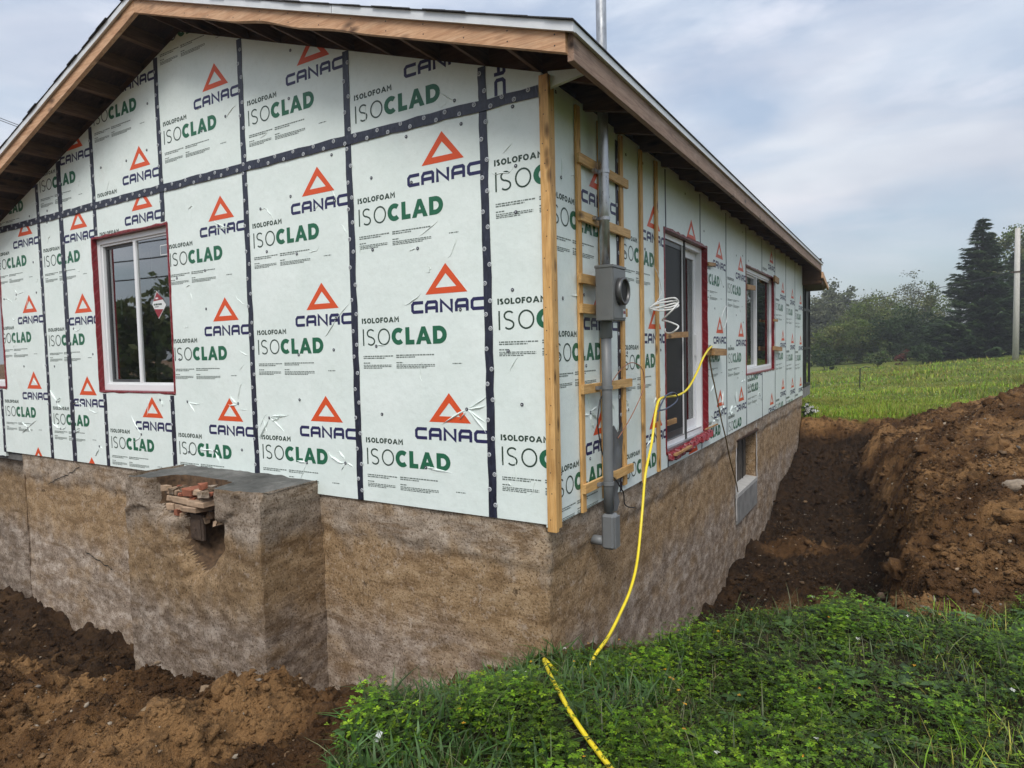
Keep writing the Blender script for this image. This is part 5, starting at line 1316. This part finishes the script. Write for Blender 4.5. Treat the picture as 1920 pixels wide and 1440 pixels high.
tree_at('broadleaf_tree', 1634, 56, 598, 54, 'rounded green tree in front of the thicket, left of centre', 8, leaf=.15)
tree_at('broadleaf_tree', 1700, 53, 588, 54, 'dark rounded tree in front of the thicket beside the spruce', 9, pal=DPAL, leaf=.15)
tree_at('broadleaf_tree', 1915, 62, 445, 52, 'broad green tree behind the utility pole at the right edge', 10, pal=TPAL, leaf=.22)
tree_at('shrub', 1690, 47, 655, 10, 'small reddish shrub at the edge of the field', 11, pal=[(.12, .03, .018), (.09, .035, .018)], cat_='shrub', ncl=30, nleaf=30, leaf=.10)
tree_at('shrub', 1645, 46, 652, 22, 'low light green shrub at the field edge, left of the reddish one', 12, pal=[(.05, .085, .02), (.07, .09, .03)], cat_='shrub', ncl=50, nleaf=40, leaf=.11)
tree_at('shrub', 1545, 50, 655, 26, 'dark low bush at the field edge beside the rear porch', 13, pal=DPAL, cat_='shrub', ncl=60, nleaf=40, leaf=.12)
tree_at('shrub', 1738, 46, 645, 28, 'dark leafy bush at the foot of the spruce, left side', 14, pal=DPAL, cat_='shrub', ncl=70, nleaf=40, leaf=.12)
tree_at('shrub', 1912, 50, 632, 30, 'dark bush beneath the trees at the right edge', 15, pal=DPAL, cat_='shrub', ncl=70, nleaf=40, leaf=.12)
def spruce(x, y, top, halfw, label, seed, pal=DPAL, group=None):
    z0 = Hz(x, y); h = top-z0; t = empty('spruce_tree', (x, y, z0), label, 'tree', group); r = np.random.default_rng(seed)
    MB().tube([(x, y, z0-.1), (x, y, z0+h*.5), (x, y, top-.1)], [.22, .12, .015], 8).build('trunk', BARK, t, smooth=True)
    V = []; C = []; pal = np.array(pal); zz = z0+.35
    br = MB()
    while zz < top-.15:
        fr = (zz-z0)/h; L0 = halfw*(1-fr)**.82*(1 if fr > .10 else .85); nb = int(7+5*(1-fr))
        for k in range(nb):
            a = r.uniform(0, 2*np.pi); L = L0*r.uniform(.55, 1.12)+.08; d = np.array([np.cos(a), np.sin(a), 0]); pn = np.array([-d[1], d[0], 0])
            zb = zz+r.uniform(-.15, .15); col = pal[r.integers(0, len(pal))]*r.uniform(.7, 1.3)
            n = max(14, int(L*70)); tt = r.random(n)**.75; droop = -.10*L*np.sin(np.pi*tt*.9)-.12*L*tt+.20*L*np.maximum(0, tt-.7)
            side = r.uniform(-1, 1, n)*(.10+.42*L*(1-tt)*.55+.06)
            p = np.array([x, y, zb])+d*(tt*L)[:, None]+pn*side[:, None]+np.array([0, 0, 1])*(droop-np.abs(side)*.18+r.normal(0, .03, n))[:, None]
            ax = d*(.6+.4*r.random(n))[:, None]+pn*(np.sign(side)*r.uniform(.2, .9, n))[:, None]; ax[:, 2] -= r.uniform(.05, .45, n); ax /= np.linalg.norm(ax, axis=1)[:, None]
            w = np.cross(ax, np.array([0, 0, 1])+r.normal(0, .35, (n, 3))); w /= np.linalg.norm(w, axis=1)[:, None]; s = r.uniform(.16, .32, n)
            V.append(np.stack([p-ax*s[:, None]*.4, p+w*s[:, None]*.20, p+ax*s[:, None], p-w*s[:, None]*.20], 1).reshape(-1, 3)); C.append(np.repeat(col[None]*r.uniform(.7, 1.35, (n, 1))*(.75+.45*tt[:, None]), 4, 0))
        zz += r.uniform(.16, .26)
    V = np.concatenate(V); C = np.concatenate(C); V[:, 2] = np.maximum(V[:, 2], z0+.03)
    np_mesh('crown', V, np.arange(len(V)).reshape(-1, 4), TREELEAF, t, col=C); return t
p = ray(1843, 405, 46); spruce(p.x, p.y, p.z, 4.0, 'tall dark spruce standing left of the utility pole', 1)
p = ray(1905, 470, 56); spruce(p.x, p.y, p.z, 3.4, 'shorter dark spruce partly hidden behind the utility pole', 2)
p = ray(1775, 590, 50); spruce(p.x, p.y, p.z, 2.6, 'small spruce at the left flank of the tall spruce', 3)
# trees across the road behind the viewer (seen in the window glass)
for i, (x, y, top, hw) in enumerate([(-25, -11.5, 3.9, 1.9), (-52, -22, 4.6, 3.2), (-33, -27, 4.4, 3), (6, -30, 9, 5)]):
    deciduous('roadside_tree', x, y, top, hw, ['broadleaf tree mirrored darkly in the right pane of the gable window', 'tall broadleaf tree across the road, farthest left', 'broadleaf tree across the road behind the viewer', 'broad tree across the road behind the viewer to the right'][i], 60+i, ncl=90, nleaf=40, leaf=.3, group='trees across the road')

# ------------------------------------------------------------------ pole, wires, stake
p = ray(1904, 682, 39); z0 = Hz(p.x, p.y)
pt = ray(1903, 430, 39)
up_ = empty('utility_pole', (p.x, p.y, z0), 'weathered grey wooden utility pole standing at the edge of the field', 'utility pole')
MB().tube([(p.x, p.y, z0-.3), (p.x, p.y, (z0+pt.z)/2), (p.x, p.y, pt.z)], [.165, .15, .13], 14).build('pole_shaft', POLEM, up_, smooth=True)
pc = ray(1903, 511, 39); MB().tube([(p.x, p.y, pc.z-.05), (p.x, p.y, pc.z+.05)], .16, 14).build('pole_band', RUST, up_); MB().cbox(p.x-.30, p.x-.15, p.y-.05, p.y+.05, pc.z-.03, pc.z+.04, .01).build('bracket', RUST, up_)
q = ray(1500, 570, 62)
pts = [Vector((p.x-.2, p.y, pc.z))*(1-t)+Vector(q)*t+Vector((0, 0, -1.6*t*(1-t))) for t in [k/14 for k in range(15)]]
tag(MB().tube(pts, .022, 5).build('overhead_wire', BLACKCABLE, None), 'single overhead wire running left from the utility pole above the thicket', 'wire')
for i, (py0, py1) in enumerate(((219, 241), (223.5, 244.5))):
    a = ray(-60, py0-21, 26); b = ray(130, py1+27, 22); tag(MB().tube([a, (a+b)/2+Vector((0, 0, -.03)), b], .014, 5).build('overhead_wire', BLACKCABLE, None), ['upper of two dark wires at the left above the roof edge', 'lower of two dark wires at the left above the roof edge'][i], 'wire')
for i, (z, y) in enumerate(((5.6, -11), (5.0, -11.2), (4.2, -11.1))):
    tag(MB().tube([(-60+6*k, y, z+.0016*(6*k-50)**2*.5) for k in range(17)], .03, 5).build('overhead_wire', BLACKCABLE, None), ['top wire of three along the road mirrored in the gable window', 'middle wire of three along the road mirrored in the gable window', 'lowest wire of three along the road mirrored in the gable window'][i], 'wire')
p = ray(1612, 722, 25); z0 = Hz(p.x, p.y); p1 = ray(1612, 690, 25)
stk = empty('garden_stake', (p.x, p.y, z0), 'thin dark stake with a short arm standing in the meadow', 'stake')
MB().tube([(p.x, p.y, z0-.1), (p.x+.01, p.y, p1.z)], .022, 8).build('stake_post', BLACK, stk); MB().tube([(p.x, p.y, p1.z-.02), (p.x+.18, p.y+.05, p1.z+.05), (p.x+.36, p.y+.1, p1.z+.02)], .016, 6).build('stake_arm', BLACK, stk)
# white flowering clump at the house's far corner
z0 = Hz(.12, 12.55); fc = empty('flower_clump', (.12, 12.55, z0), 'white flowering clump at the far corner of the house', 'plant')
v, f, c = tree_crown((.12, 12.55, z0+.2), (.16, .16, .16), 5, 14, 14, .05, [(.6, .6, .58), (.7, .7, .68), (.05, .09, .02)]); np_mesh('blossom', v, f, LEAF, fc, col=c)
v, f, c = tree_crown((.12, 12.55, z0+.05), (.15, .15, .14), 6, 14, 14, .06, [(.04, .08, .015), (.06, .1, .02)]); np_mesh('foliage', v, f, LEAF, fc, col=c)

# ------------------------------------------------------------------ haze
def add_haze(density):
    mb = MB(); mb.box(-70, 45, -45, 110, -6, 22); t = bpy.data.materials.new('haze_air'); t.use_nodes = True; nt = t.node_tree; nt.nodes.clear()
    out = nt.nodes.new('ShaderNodeOutputMaterial'); pv = nt.nodes.new('ShaderNodeVolumePrincipled'); pv.inputs['Color'].default_value = (.86, .88, .92, 1); pv.inputs['Density'].default_value = density; pv.inputs['Anisotropy'].default_value = .2
    nt.links.new(pv.outputs[0], out.inputs['Volume']); o = mb.build('haze', t, None); o['kind'] = 'stuff'; o['label'] = 'thin pale morning haze over the field'; o['category'] = 'haze'
HAZE = 0.0014
if HAZE: add_haze(HAZE)
